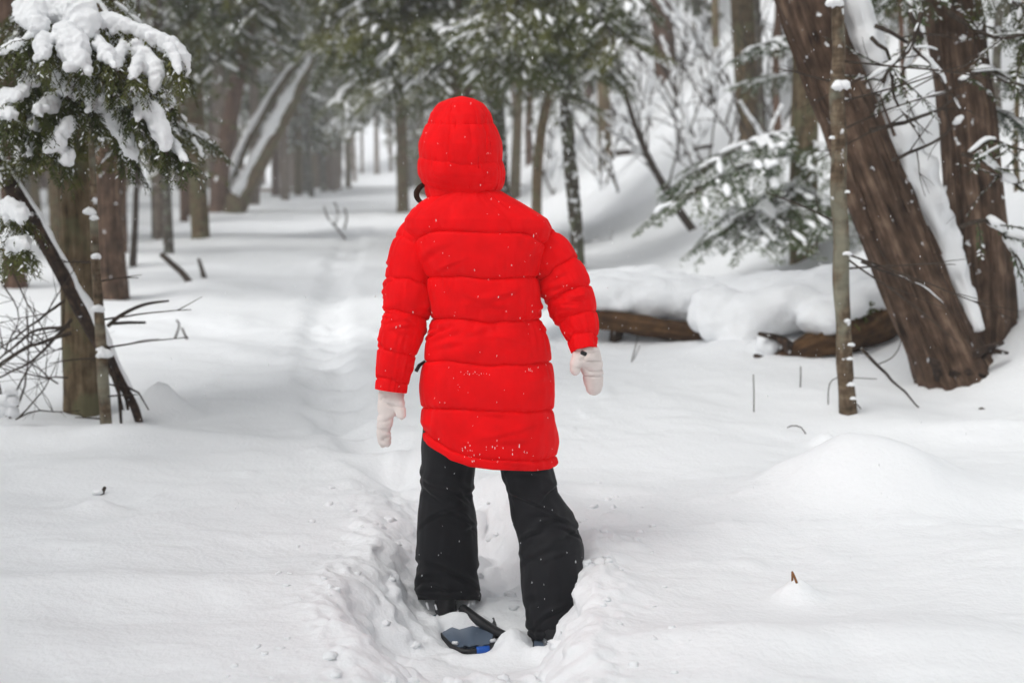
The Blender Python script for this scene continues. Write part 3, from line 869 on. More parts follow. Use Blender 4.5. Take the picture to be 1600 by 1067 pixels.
# thin bent dead stem on the slope
t = thing('bent_stem', 'thin dead stem leaning left and curving up from the slope', 'dead stem', on(1085, 360))
Yb = t.location.y
A = np.array([(*at(x, y, Yb + .1 * i), w / FPX * Yb * .5) for i, (x, y, w) in enumerate([(1096, 376, 13), (1082, 358, 13), (1050, 312, 12), (1012, 245, 10), (987, 180, 9), (968, 110, 8), (955, 50, 7), (948, -20, 6)])])
Q, s = resample(A, .08); mb = MB(); mb.tube(Q[:, :3], Q[:, 3], 8, 0, .15, 8); child(mb, 'stem', [DARKTWIG], t)
mb = MB(); mb.tube(Q[int(len(Q) * .55):, :3] + np.array([-.012, 0, .02]), Q[int(len(Q) * .55):, 3] * .8, 6, 0, .3, 6, 1, 3); child(mb, 'snow', [SNOWB], t)

# slim pale stem in front of the leaning cedar
t, sl, Ys = tree_px('slim_tree', 'slim lichen-grey stem standing in front of the leaning cedar', 'tree',
    [(1325, 648, 28), (1322, 600, 26), (1319, 560, 27), (1317, 500, 24), (1313, 440, 25), (1314, 370, 23), (1309, 300, 24), (1311, 220, 22), (1307, 150, 22), (1310, 80, 20), (1308, 0, 20)], SLIM, n=14, step=.04, rough=.16, freq=10, flare=.08, top=6)
r = random.Random(77)
for (x, y, d, L) in [(1318, 395, (1, -.2, -.35), .9), (1316, 420, (1, -.1, .05), .55), (1312, 160, (1, -.3, .3), .7), (1312, 95, (1, -.2, -.1), 1.1), (1312, 205, (1, 0, .5), .6),
                     (1310, 350, (-.8, .2, .5), .4), (1318, 400, (.9, -.4, -.6), .7), (1311, 130, (-.8, .1, .2), .35)]:
    mb = MB(); bp = bare_branch(mb, at(x, y, Ys), d, L, .006, r, .05, 9, .1, 2); b = child(mb, 'branch', [DARKTWIG], t)
smb = MB()
for (x, y, w) in [(1314, 133, 28), (1324, 396, 13), (1328, 560, 10), (1330, 600, 13), (1333, 622, 9), (1325, 500, 8), (1330, 538, 11), (1304, 3, 26), (1300, 215, 9), (1324, 300, 8)]:
    p = Vector(at(x, y, Ys - .05)); q = w / FPX * Ys * .5
    smb = MB(); clump(smb, p, q); child(smb, 'snow_clump', [SNOWB], t)

# the two big cedars at right
BL, bl, YBL = tree_px('leaning_cedar', 'thick dark cedar leaning left with a broad band of snow on its back', 'tree',
    [(1490, 590, 112), (1450, 496, 100), (1389, 348, 93), (1319, 168, 89), (1256, 0, 84)], CEDAR, n=48, step=.03, rough=.16, freq=11, flare=.25, top=8, sink=.35)
YB = YBL
A = np.array([(*at(x, y, YB + dy), w / FPX * YB * .5) for (x, y, w, dy) in [(1528, 518, 16, -.05), (1499, 440, 36, .05), (1466, 360, 50, .1), (1430, 280, 54, .1), (1399, 200, 52, .1), (1367, 110, 50, .1), (1342, 30, 44, .1), (1318, -60, 38, .1)]])
Q, s = resample(A, .03)
mb = MB(); mb.tube(Q[:, :3], Q[:, 3] * (1 + .22 * vnoise(s / .10, 0, 0, 2)), 26, 0, .30, 8, 1.15, 21, True, None, 9); child(mb, 'snow_band', [SNOWB], BL)
BR, br, YBR = tree_px('cedar_tree', 'thick upright reddish-dark cedar trunk at the right edge behind the leaning one', 'tree',
    [(1536, 572, 100), (1532, 420, 90), (1512, 200, 84), (1488, 0, 80)], CEDAR, Y=YB + .3, n=44, step=.03, rough=.14, freq=11, flare=.22, top=9.5, sink=.35)
# shaggy strips of bark, roots
r = random.Random(9)
for tr, ln, yy, nn in ((BL, bl, YBL, 34), (BR, br, YBR, 26)):
    for k in range(nn):
        i = r.randint(4, int(len(ln) * .45)); j = min(len(ln) - 1, i + r.randint(8, 22))
        off = Vector((r.uniform(-1, 1), 0, 0)); rad_ = .19 if tr is BL else .165
        xo = r.uniform(-.95, .95); yo = -math.sqrt(1 - xo * xo)
        seg = [Vector(p) + Vector((xo * rad_, yo * rad_ * 1.02, xo * rad_ * (.35 if tr is BL else 0))) for p in ln[i:j:3]]
        if len(seg) < 3: continue
        seg[-1] += Vector((r.uniform(-.015, .015), -.012, 0))
        mb = MB(); mb.tube(seg, np.linspace(.011, .004, len(seg)), 5, 0, .3, 9, .5)
        child(mb, 'bark_strip', [CEDAR], tr)
mb = MB()
for (x0, y0, x1, y1, w) in [(1500, 572, 1568, 535, 16), (1480, 585, 1540, 590, 22), (1530, 560, 1575, 552, 12), (1470, 590, 1450, 560, 20)]:
    a, b = Vector(at(x0, y0, YB - .15)), Vector(at(x1, y1, YB - .2))
    mb = MB(); mb.tube([a, (a + b) / 2 + Vector((0, -.03, .03)), b], np.array([1, .8, .4]) * w / FPX * YB * .5, 8, 0, .3); child(mb, 'root', [DEADBARK], BL)
# dead snowy side branches and sprays on the big cedars
def dead_bough(tree, pts, Y, w, snoww, seed, twigs=4, needles=None, fill=.7):
    r = random.Random(seed)
    P_ = [Vector(at(x, y, Y + .04 * i)) for i, (x, y) in enumerate(pts)]
    Q, _ = resample(P_, .05)
    Q = Q + np.array([r.uniform(-.004, .004) for _ in range(Q.size)]).reshape(Q.shape)
    mb = MB(); mb.tube(Q, np.linspace(w, w * .4, len(Q)) / FPX * Y * .5, 6)
    sm = MB(); snow_strip(sm, Q, snoww / FPX * Y * .5, r, fill, .6)
    for k in range(twigs):
        i = r.randint(1, len(Q) - 2)
        bp = bare_branch(mb, Q[i], (r.uniform(-1, 1), r.uniform(-.6, .4), r.uniform(-.8, .6)), r.uniform(.15, .45), w * .4 / FPX * Y * .5, r, .25, 7, .12, 2)
        if r.random() < .6: snow_strip(sm, bp, snoww * .5 / FPX * Y * .5, r, .5, .6)
        if needles:
            leaf_along(mb, bp, r, .05, .02, 1, .3)
            leaf_along(mb, bp, r, .05, .02, 1, .3)
    b = child(mb, 'branch', [DARKTWIG, needles or HEM, SNOWB], tree)
    if sm.v: sm.obj('snow', [SNOWB], b)['kind'] = 'stuff'
for i, (tr, pts, Y, w, sw, tw, nd) in enumerate([
    (BL, [(1360, 205), (1400, 195), (1460, 175), (1500, 150)], 6.9, 8, 14, 4, None),
    (BL, [(1368, 40), (1420, 70), (1470, 120), (1480, 160)], 6.8, 7, 12, 6, None),
    (BL, [(1360, 60), (1390, 90), (1380, 140), (1365, 150)], 6.8, 7, 10, 4, HEMG),
    (BL, [(1372, 150), (1390, 110), (1400, 160), (1430, 200)], 6.8, 7, 9, 3, None),
    (BL, [(1420, 20), (1440, 60), (1410, 110), (1400, 130)], 6.9, 9, 12, 5, HEMG),
    (BR, [(1505, 240), (1540, 255), (1580, 285), (1620, 310)], 6.9, 7, 18, 5, HEMG),
    (BR, [(1500, 355), (1540, 345), (1570, 370), (1600, 420)], 6.9, 8, 22, 6, HEMG),
    (BR, [(1515, 240), (1545, 220), (1580, 230), (1620, 240)], 6.9, 6, 12, 4, HEMG),
    (BR, [(1480, 20), (1530, 50), (1570, 60), (1620, 50)], 7.1, 8, 10, 6, HEM),
    (BR, [(1500, 130), (1540, 110), (1590, 130), (1630, 150)], 7.1, 8, 12, 7, HEMG),
    (BL, [(1395, 250), (1430, 235), (1470, 215), (1510, 180)], 6.9, 6, 14, 3, None),
    (BL, [(1346, 545), (1380, 580), (1412, 612), (1440, 640)], 6.7, 6, 2, 0, None),
    (BL, [(1345, 410), (1400, 430), (1445, 450), (1480, 480)], 6.6, 5, 3, 1, None),
    (BR, [(1440, 20), (1420, 80), (1380, 110), (1350, 130)], 6.7, 8, 10, 4, None)]):
    dead_bough(tr, pts, Y, w, sw, 50 + i, tw, nd)
for (a, b, k) in [((1530, -40, 7.6), (1640, 110, 7.3), 'dusted'), ((1530, 40, 7.8), (1660, 120, 7.5), 'dusted'), ((1530, 100, 7.9), (1640, 200, 7.7), 'hemgrey'),
                  ((1470, -60, 7.8), (1400, 30, 7.5), 'hemgrey'), ((1510, 160, 7.9), (1650, 250, 7.7), 'hemgrey')]:
    bough_px(BR, a, b, k)
crown(BR, br, 3.9, 9, 12, 1.7, .6, ['dusted', 'hemgrey'], random.Random(31))
crown(BL, bl, 4.0, 7.6, 8, 1.3, .6, ['dusted', 'hemgrey'], random.Random(32))

# ------------------------------------------------------------------ logs under snow
def snow_heap(name, parent, blobs, Y, seed, voxel=.03):
    sm = MB()
    for (x, y, rx, rz, dy) in blobs:
        c = at(x, y, Y + dy); ax_, az_ = rx / FPX * Y, rz / FPX * Y
        th = np.linspace(-math.pi / 2, math.pi / 2, 11)
        ph = np.linspace(0, 2 * math.pi, 18, endpoint=False)
        P_ = np.stack([c[0] + ax_ * np.cos(th)[:, None] * np.cos(ph), c[1] + max(ax_, az_) * .95 * np.cos(th)[:, None] * np.sin(ph), c[2] + az_ * np.sin(th)[:, None] + 0 * ph[None, :]], -1)
        sm.grid(P_, None, True, True, True)
    m_ = remeshed(sm, voxel, [SNOW], name, 12, .028, .16)
    o = link(name, m_, parent)
    o.matrix_parent_inverse = Matrix.Translation(-Vector(parent.location))
    return o
YL1, YL2 = 9.0, 8.35
t = thing('fallen_log', 'brown fallen log under a thick snow bank right of the red sleeve', 'log', at(1000, 530, YL1))
A = np.array([(*at(x, y, YL1 + dy), w / FPX * YL1 * .5) for (x, y, w, dy) in [(903, 492, 28, .15), (940, 499, 30, .07), (980, 505, 31, 0), (1040, 514, 31, -.03), (1112, 522, 33, -.05)]])
Q, s = resample(A, .05); mb = MB(); mb.tube(Q[:, :3], Q[:, 3], 18, 0, .34, 8, 1, 5, True, None, 3); child(mb, 'log_wood', [ROT], t)
mb = MB(); a, b = Vector(at(966, 505, YL1 + .1)), Vector(at(955, 556, YL1 + .1)); mb.tube([a, (a + b) / 2, b], [.06, .045, .03], 8, 0, .3); child(mb, 'branch_stub', [DEADBARK], t)
snow_heap('snow_cover', t, [(830, 458, 50, 26, .2), (900, 462, 55, 30, .25), (960, 465, 55, 32, .22), (1020, 468, 55, 34, .22), (1075, 474, 52, 38, .2), (1110, 480, 42, 44, .15), (1100, 540, 34, 18, .25), (960, 452, 90, 30, .6), (1060, 458, 90, 34, .6), (1130, 478, 60, 40, .45), (1000, 442, 120, 26, 1.0)], YL1, 1)
t = thing('rotten_log', 'orange-brown rotten log with a ragged mossy underside below deep snow', 'log', at(1290, 560, YL2))
A = np.array([(*at(x, y, YL2 + dy), w / FPX * YL2 * .5) for (x, y, w, dy) in [(1178, 560, 14, -.1), (1215, 562, 26, -.12), (1262, 548, 46, -.1), (1310, 532, 64, 0), (1352, 516, 66, .1), (1390, 494, 50, .2), (1420, 476, 34, .3)]])
Q, s = resample(A, .035); mb = MB(); mb.tube(Q[:, :3], Q[:, 3], 20, 0, .3, 7, 1, 8, True, None, 3); child(mb, 'log_wood', [ROT], t)
mb = MB()
for (x0, y0, x1, y1, w) in [(1186, 522, 1222, 530, 11), (1215, 530, 1240, 545, 16), (1190, 565, 1250, 566, 12), (1225, 530, 1235, 560, 18), (1180, 556, 1200, 566, 12)]:
    a, b = Vector(at(x0, y0, YL2 - .2)), Vector(at(x1, y1, YL2 - .12)); mb = MB(); mb.tube([a, (a + b) / 2, b], np.array([.6, 1, .9]) * w / FPX * YL2 * .5, 8, 0, .35); child(mb, 'broken_root', [DEADBARK], t)
snow_heap('snow_cover', t, [(1140, 510, 50, 36, .35), (1190, 490, 62, 42, .35), (1240, 476, 58, 40, .3), (1285, 496, 38, 30, -.05), (1320, 478, 44, 30, .05), (1365, 462, 40, 28, .15), (1300, 452, 80, 36, .6), (1155, 540, 36, 34, .2), (1200, 540, 24, 22, -.1), (1225, 466, 100, 46, .8), (1130, 490, 60, 46, .5), (1330, 450, 80, 36, .8), (1170, 455, 90, 30, 1.1)], YL2, 2)
mb = MB(); r = random.Random(3)
for k in range(60):
    x = r.uniform(1335, 1400); y = 560 - (x - 1300) * .75 + r.uniform(-22, 8) - 20
    p = Vector(at(x, y, YL2 - .08 + (x - 1335) * .004)); d = Vector((r.uniform(-1, 1), -.5, r.uniform(-.4, 1))).normalized()
    mb.tube([p, p + d * .03, p + d * .055], [.012, .009, .003], 5, 0, .3)
child(mb, 'moss', [HEM], t)['kind'] = 'stuff'
t = thing('fallen_log', 'low dark fallen log lying far left of the trail behind slender trunks', 'log', on(430, 300))
mb = MB(); Yf = t.location.y - .5
A = [at(405, 297, Yf), at(430, 297, Yf), at(470, 298, Yf)]; mb.tube(resample(A, .3)[0], .11, 8, 0, .2); child(mb, 'log_wood', [REDBARK], t)
mb = MB(); mb.tube(resample(A, .3)[0] + np.array([0, 0, .1]), .09, 8, 0, .2); child(mb, 'snow_cover', [SNOW], t)

# ------------------------------------------------------------------ sticks and twigs in the snow
def twig(name, label, strands, group=None, mat=DARKTWIG, Y=None, snowlump=None, cat='twig'):
    x, y, _ = strands[0][0]
    p = on(x, y) if Y is None else Vector(at(x, y, Y))
    Yd = p.y
    t = thing(name, label, cat, p, group)
    for k, st in enumerate(strands):
        A = np.array([(*at(a, b, Yd + .02 * i), w / FPX * Yd * .5) for i, (a, b, w) in enumerate(st)])
        if Y is None and k == 0: A[0, 2] -= .03
        Q, s = resample(A, max(.015, .004 * Yd)); mb = MB(); mb.tube(Q[:, :3], Q[:, 3], 6, 0, .2, 10); child(mb, 'stalk', [mat], t)
    if snowlump:
        mb = MB()
        for (a, b, w) in snowlump:
            mb = MB(); c = Vector(at(a, b, Yd)); q = w / FPX * Yd * .5
            clump(mb, c, q); child(mb, 'snow_lump', [SNOWB], t)
    return t
STRAW = plain('dry_stalk', (.22, .10, .035), .7)
twig('dead_branch', 'thick dark broken branch poking out of snow left of the trail', [[(298, 440, 11), (284, 426, 10), (266, 410, 9), (252, 397, 8)]])
twig('twig', 'short twig just right of the thick broken branch', [[(320, 434, 9), (315, 420, 7), (310, 404, 5)]])
twig('twig', 'small dark twig tip with a snow cap in the left foreground', [[(157, 776, 8), (160, 768, 7), (164, 761, 5)]], snowlump=[(152, 768, 18)])
twig('dry_stalk', 'two rusty stalk ends poking from a small snow mound, lower right', [[(1239, 918, 3.6), (1238, 904, 3.6), (1238, 893, 3.6)], [(1245, 910, 4), (1242, 902, 4), (1238, 893, 3.6)]], mat=STRAW)
for i, (lab, st) in enumerate([
    ('single thin upright twig in front of the rotten log', [[(1178, 645, 3.2), (1178, 615, 3), (1177, 585, 2.6)]]),
    ('short upright twig under the belly of the rotten log', [[(1250, 606, 3.2), (1251, 590, 3), (1251, 572, 2.8)]]),
    ('hooked thin twig left of the slim stem foot', [[(1294, 633, 3), (1295, 605, 3), (1303, 592, 2.6), (1322, 590, 2.4), (1370, 592, 2)]]),
    ('small arched twig on the snow below the rotten log', [[(1266, 680, 3), (1252, 668, 3), (1238, 665, 3), (1230, 668, 2.4)]]),
    ('curled twig right of the slim stem foot', [[(1352, 640, 3), (1340, 632, 3), (1330, 630, 2)]]),
    ('tiny dark twig end at right below the root pit', [[(1548, 640, 7), (1536, 638, 8), (1526, 642, 5)]]),
    ('arching thin shoot under the leaning cedar foot', [[(1370, 570, 3), (1392, 560, 3), (1404, 545, 2.6), (1408, 530, 2)]]),
    ('crossed small twigs by the brown fallen log', [[(985, 566, 3), (992, 545, 3), (998, 520, 2)], [(990, 562, 2.5), (1000, 540, 2)]]),
    ('arching thin twig right of the left cedar trunks', [[(168, 510, 6), (190, 492, 6), (225, 476, 5), (264, 470, 3)]]),
    ('straight thin twig below the arching one at left', [[(170, 506, 5), (200, 504, 5), (228, 504, 4)]]),
    ('faint crossed twigs in the snow left of the trail', [[(270, 530, 4), (280, 510, 3), (276, 500, 3)], [(292, 530, 4), (284, 512, 3)]]),
    ('bare sprig with snow left of the trail past the red sleeve', [[(540, 372, 3), (526, 356, 3), (512, 340, 2.5), (506, 322, 2)], [(538, 358, 3), (542, 340, 3), (538, 325, 2)], [(524, 352, 2), (528, 330, 2), (522, 316, 2)]])]):
    st = [[(a_, b_, w_ * (.62 if i < 8 else 1)) for a_, b_, w_ in q_] for q_ in st]
    twig('twig', lab, st, 'thin twigs in the snow', Y=(6.6 if i in (8, 9) else (7.0 if i == 6 else None)), snowlump=[(526, 338, 12), (518, 346, 9)] if i == 11 else None)

# brush on the hillside
r = random.Random(41)
t = twig('fallen_branch', 'dark feathery fallen branch slanting up the slope right of hood', [[(912, 206, 12), (950, 178, 12), (1000, 152, 11), (1045, 118, 9)]] +
    [[(920 + k * 9, 200 - k * 6, 4), (928 + k * 9 + r.uniform(-8, 8), 185 - k * 6 - r.uniform(0, 15), 3), (940 + k * 9 + r.uniform(-14, 14), 172 - k * 6 - r.uniform(0, 25), 2.2)] for k in range(12)], cat='branch')
twig('fallen_branch', 'thin dark stick lying level on the slope behind the bent stem', [[(962, 240, 9), (1010, 235, 8), (1060, 230, 7)]], cat='branch', Y=on(1000, 240).y)
twig('fallen_branch', 'long thin stick lying on the slope right of the bent stem', [[(1075, 236, 5), (1110, 229, 6), (1165, 230, 5)]], cat='branch', Y=on(1110, 232).y)
HILL = [(1105, 275), (1085, 215), (1010, 260), (1030, 270), (940, 300), (955, 255), (1130, 200), (1060, 150), (985, 150), (1095, 120), (865, 305), (862, 250), (1215, 200), (1200, 130), (1120, 60), (1075, 60), (965, 90), (1000, 60), (1240, 120), (1110, 170), (930, 230), (1020, 200), (1045, 300), (900, 160), (1190, 60), (1140, 130)]
HILL += [(r.uniform(930, 1240), r.uniform(40, 330)) for _ in range(18)]
for i, (x, y) in enumerate(HILL):
    p = on(x, y)
    t = thing('bare_sapling', 'bare twiggy sapling among the brush on the snowy slope right of the trail', 'sapling', p, 'bare saplings on the slope')
    mb = MB()
    for k in range(r.randint(1, 3)):
        bare_branch(mb, p + Vector((r.uniform(-.05, .05), 0, -.05)), (r.uniform(-.7, .5), r.uniform(-.3, .2), 1), r.uniform(.9, 2.3), p.y * .00085 + .004, r, r.uniform(-.3, .9), 12, .10, 4)
    st_o = child(mb, 'stems', [DARKTWIG], t)
    vv = np.array(mb.v); sm = MB()
    for k in range(3):
        i0 = r.randrange(len(vv) - 40); seg = vv[i0:i0 + 40:5]
        if np.linalg.norm(seg[-1] - seg[0]) < .8: snow_strip(sm, seg[:8], p.y * .0016 + .004, r, 1.2, .7)
    if sm.v: sm.obj('snow', [SNOWB], st_o)['kind'] = 'stuff'
for i, (x, y, w) in enumerate([(1215, 205, 12), (1192, 215, 11), (1350, 120, 16), (1430, 90, 20), (1560, 200, 14), (1590, 300, 9), (1395, 30, 22), (1580, 20, 20), (1120, 100, 12), (985, 70, 9), (945, 100, 8), (1090, 40, 14), (1420, 300, 9), (1225, 90, 9)]):
    lab = ['thin dark trunk left of the hemlock trunk, nearest to it', 'thinner dark trunk second left of the hemlock trunk', 'hillside trunk seen between slim stem and leaning cedar back', 'hillside trunk in the gap between the two big cedars', 'hillside trunk close to the right edge beside the big cedar',
           'thin stem at the far right edge beside snowy sprays', 'broad hillside trunk above the band of snow', 'broad trunk in the upper right corner', 'mid-size trunk left of the reddish slope trunk', 'small trunk on the crest right of the bent stem', 'small trunk on the crest left of the bent stem', 'mid-size trunk right of the broad slope trunk', 'thin stem between the two big cedars', 'thin trunk above the snowy hemlock boughs'][i]
    tree_px('hillside_tree', lab, 'tree', [(x, y, w), (x - 3, y - 80, w * .95), (x + r.uniform(-14, 8), y - 200, w * .9)], [REDBARK, GREYBARK, CEDAR_OLIVE][i % 3], n=9, step=.3, top=15, group='trees on the hillside', crn=(5.5 if y > 150 else 8.5, 14, 7, 1.8, .6, ['hemgrey', 'dusted']))

# ------------------------------------------------------------------ far forest
def far_crown(seed, h, z0, L, n):
    r = random.Random(seed); mb = MB()
    for i in range(n):
        f = i / n; z = z0 + (h - z0) * f; a = r.uniform(0, 6.28); l = L * (1 - .8 * f) * r.uniform(.6, 1.15)
        d = Vector((math.cos(a), math.sin(a), 0)); sd_ = Vector((-d.y, d.x, 0))
        for k in range(7):
            q = (k + .6) / 7; c = d * l * q + Vector((0, 0, z - .35 * l * q * q))
            w = l * .34 * (1 - q * .6)
            for sg in (-1, 1):
                for rep in range(2):
                    tip = c + (sd_ * sg * r.uniform(.5, 1) + d * r.uniform(.2, .7)) * w + Vector((0, 0, -w * r.uniform(.05, .55)))
                    e = (tip - c); nn = e.cross(Vector((0, 0, 1))).normalized() * e.length * .16
                    sn = r.random() < .2
                    mb.quad(c, c + e * .5 + nn, tip, c + e * .5 - nn, 1 if sn else 0)
    return mb.mesh('crown', [HEM, SNOWB], False)
FC = [far_crown(1, 13, 3.4, 2.6, 60), far_crown(2, 15, 5.0, 2.8, 64), far_crown(3, 11, 2.4, 2.2, 56), far_crown(4, 16, 6.5, 2.4, 50)]
def far_trunk(seed, h, r0, mat):
    r = random.Random(seed); mb = MB(); n = 9
    pts = [Vector((0, 0, -.4))]
    for i in range(1, n): pts.append(pts[-1] + Vector((r.uniform(-.06, .06), r.uniform(-.06, .06), h / (n - 1))))
    mb.tube(pts, np.linspace(r0, .03, n), 8, 0, .1); return mb.mesh('trunk', [mat])
FTK = [far_trunk(1, 13, .17, REDBARK), far_trunk(2, 15, .2, PALEBARK), far_trunk(3, 11, .14, GREYBARK), far_trunk(4, 16, .19, CEDAR_OLIVE)]
r = random.Random(99)
placed = []
def far_tree(X, Y, k, sc, label, group, crn=True):
    z = h1(X, Y)
    t = thing('forest_tree', label, 'tree', (X, Y, z), group)
    t.rotation_euler = (r.gauss(0, .022), r.gauss(0, .022), r.uniform(0, 6.28)); t.scale = (sc, sc, sc)
    link('trunk', FTK[k], t)
    if crn: link('crown', FC[k], t)
cnt = 0
while cnt < 120:
    Y = r.uniform(30, 105); trail = -2.1 - (Y - 15.6) * .105
    X = trail + (r.choice([-1, -1, 1]) * (r.uniform(2.4, 4) if r.random() < .2 else r.uniform(3.2, 24)))
    if any((X - a) ** 2 + (Y - b) ** 2 < 1.6 for a, b in placed) or (Y < 44 and -.235 < X / Y < -.145): continue
    placed.append((X, Y)); cnt += 1
    left = X < trail
    far_tree(X, Y, r.randint(0, 3), r.uniform(.8, 1.15), 'far snowy conifer in the forest left of the trail' if left else 'far snowy conifer in the forest on the rise right of the trail',
             'far forest left of the trail' if left else 'far forest right of the trail')
for i in range(52):
    Y = r.uniform(17, 48); trail = -2.1 - (Y - 15.6) * .105
    X = trail - r.uniform(2.6, 4 + Y * .32)
    if any((X - a) ** 2 + (Y - b) ** 2 < .8 for a, b in placed) or (Y < 44 and -.235 < X / Y < -.145): continue
    placed.append((X, Y))
    far_tree(X, Y, r.choice([0, 0, 1, 2, 3]), r.uniform(.42, .75), 'thin brown trunk among the trees left of the trail', 'thin trunks left of the trail', r.random() < .75)
for i in range(16):
    Y = r.uniform(75, 130); X = -2.1 - (Y - 15.6) * .105 + r.uniform(-5, 5)
    far_tree(X, Y, r.choice([1, 3]), r.uniform(.8, 1.1), 'pale hazy trunk closing the far end of the trail', 'pale trunks at the end of the trail', r.random() < .4)

for i, (X, Y) in enumerate([(-5.2, .6), (-4.6, -3.2), (-2.8, -4.6), (3.7, .6), (4.4, -3.0), (2.4, -5.6), (-6.5, 2.6), (6.0, 3.2), (-7.2, -5.5), (7.5, -4.0), (-5.2, -8), (5, -9), (-.4, -11)]):  # unseen trees, added to hold sky light off the foreground snow
    far_tree(X, Y, (i * 3 + 2) % 4, 1.0, 'conifer in the forest behind the photographer', 'conifers behind the photographer')

for (x, y, w, lab) in [(531, 274, 8, 'tan pale trunk leftmost in the bright gap at the end of the trail'), (547, 268, 7, 'pale trunk second from left in the bright gap at the trail end'), (566, 270, 5, 'thinnest pale stem in the middle of the bright gap at the trail end'),
                       (589, 272, 8, 'pinkish pale trunk right of the middle of the bright gap at the trail end'), (611, 270, 6, 'grey pale trunk nearest the lone dark olive trunk at the trail end')]:
    tree_px('forest_tree', lab, 'tree', [(x, y, w), (x - 1, y - 70, w * .95), (x - 2, y - 150, w * .85)], PALEBARK, n=8, step=1.0, top=17, group='pale trunks in the bright gap', crn=(8.5, 16.5, 10, 3.0, .8, ['dusted', 'snowy']))

# ------------------------------------------------------------------ the air
def haze_box(x0, x1, y0, y1, z0, z1):
    v = [(x, y, z) for x in (x0, x1) for y in (y0, y1) for z in (z0, z1)]
    f = [(0, 1, 3, 2), (4, 6, 7, 5), (0, 4, 5, 1), (2, 3, 7, 6), (0, 2, 6, 4), (1, 5, 7, 3)]
    me = bpy.data.meshes.new('haze'); me.from_pydata(v, [], f); me.update()
    m = bpy.data.materials.new('haze'); m.use_nodes = True
    nt = m.node_tree; nt.nodes.remove(nt.nodes['Principled BSDF'])
    pv = nt.nodes.new('ShaderNodeVolumePrincipled'); pv.inputs['Density'].default_value = HAZE_DENSITY; pv.inputs['Color'].default_value = (.95, .96, .97, 1)
    nt.links.new(pv.outputs[0], nt.nodes['Material Output'].inputs['Volume'])
    me.materials.append(m)
    o = link('haze', me); o['kind'] = 'stuff'
haze_box(-93, 63, -33, 203, -1.5, 34)
# ------------------------------------------------------------------ the person
def fabric(name, col, rough, spec, sheen, weave=1400, bump=.10):
    m, nt, N, L, b = newmat(name)
    b.inputs['Roughness'].default_value = rough
    b.inputs['Specular IOR Level'].default_value = spec
    b.inputs['Sheen Weight'].default_value = sheen
    tc = N.new('ShaderNodeTexCoord')
    n = N.new('ShaderNodeTexNoise'); n.inputs['Scale'].default_value = 14; n.inputs['Detail'].default_value = 5
    L.new(tc.outputs['Object'], n.inputs['Vector'])
    r_ = ramp(N, [(.3, tuple(c * .86 for c in col)), (.7, col)]); L.new(n.outputs['Fac'], r_.inputs['Fac'])
    L.new(r_.outputs['Color'], b.inputs['Base Color'])
    n2 = N.new('ShaderNodeTexNoise'); n2.inputs['Scale'].default_value = weave; n2.inputs['Detail'].default_value = 2
    n3 = N.new('ShaderNodeTexNoise'); n3.inputs['Scale'].default_value = 45; n3.inputs['Detail'].default_value = 4
    L.new(tc.outputs['Object'], n2.inputs['Vector']); L.new(tc.outputs['Object'], n3.inputs['Vector'])
    ad = N.new('ShaderNodeMath'); ad.operation = 'MULTIPLY_ADD'; ad.inputs[1].default_value = .25
    L.new(n2.outputs['Fac'], ad.inputs[0]); L.new(n3.outputs['Fac'], ad.inputs[2])
    bp = N.new('ShaderNodeBump'); bp.inputs['Strength'].default_value = bump; bp.inputs['Distance'].default_value = .006
    L.new(ad.outputs[0], bp.inputs['Height']); L.new(bp.outputs[0], b.inputs['Normal'])
    return m
RED = fabric('red_nylon', (.95, .004, .007), .65, .06, .0)
BLACK = fabric('black_nylon', (.0095, .0095, .012), .65, .2, .04)
KNIT = fabric('cream_fleece', (.86, .765, .725), .9, .1, .3, 700, .6)
BOOTM = plain('black_rubber', (.012, .012, .014), .45, .4, 0, .3, 120)
GREYM = plain('grey_rubber', (.17, .18, .19), .5, .4)
SKIN = plain('skin', (.55, .33, .25), .5, .3)
HAIR = bark_mat('hair', (.012, .007, .004), (.04, .022, .013), (.10, .055, .03), 400, 20, .3)
HARDW = plain('black_plastic', (.010, .010, .011), .35, .5)
BLUE = plain('blue_tab', (.010, .09, .42), .5, .4)
DECK = plain('blue_grey_deck', (.10, .135, .19), .35, .5, 0, .2, 60)
WHITEP = plain('white_print', (.75, .76, .78), .5, .3)

YP = 4.05
PR = thing('person', 'person from behind in a long red hooded puffer coat, black trousers and cream mittens', 'person', (-.05, 4.05, .02))
TH = np.linspace(0, 2 * math.pi, 241)[:-1]
def loft_obj(name, P, mats, parent, cap0=False, cap1=False):
    mb = MB(); mb.grid(P, None, True, cap0, cap1); return child(mb, name, mats, parent)
def pad(f, e=.45): return (np.clip(4 * f * (1 - f), 0, 1)) ** e
def seam_pad(q, seams, amps):
    """puff between the stitched seams; q, seams in picture rows; returns height (m) and distance to the nearest seam (rows)"""
    out = np.zeros_like(q); dist = np.full_like(q, 99.)
    for a, b, A in zip(seams[:-1], seams[1:], amps):
        m = (q >= a) & (q < b)
        out = np.where(m, A * pad((q - a) / (b - a)), out)
    for s_ in seams: dist = np.minimum(dist, np.abs(q - s_))
    return out, dist

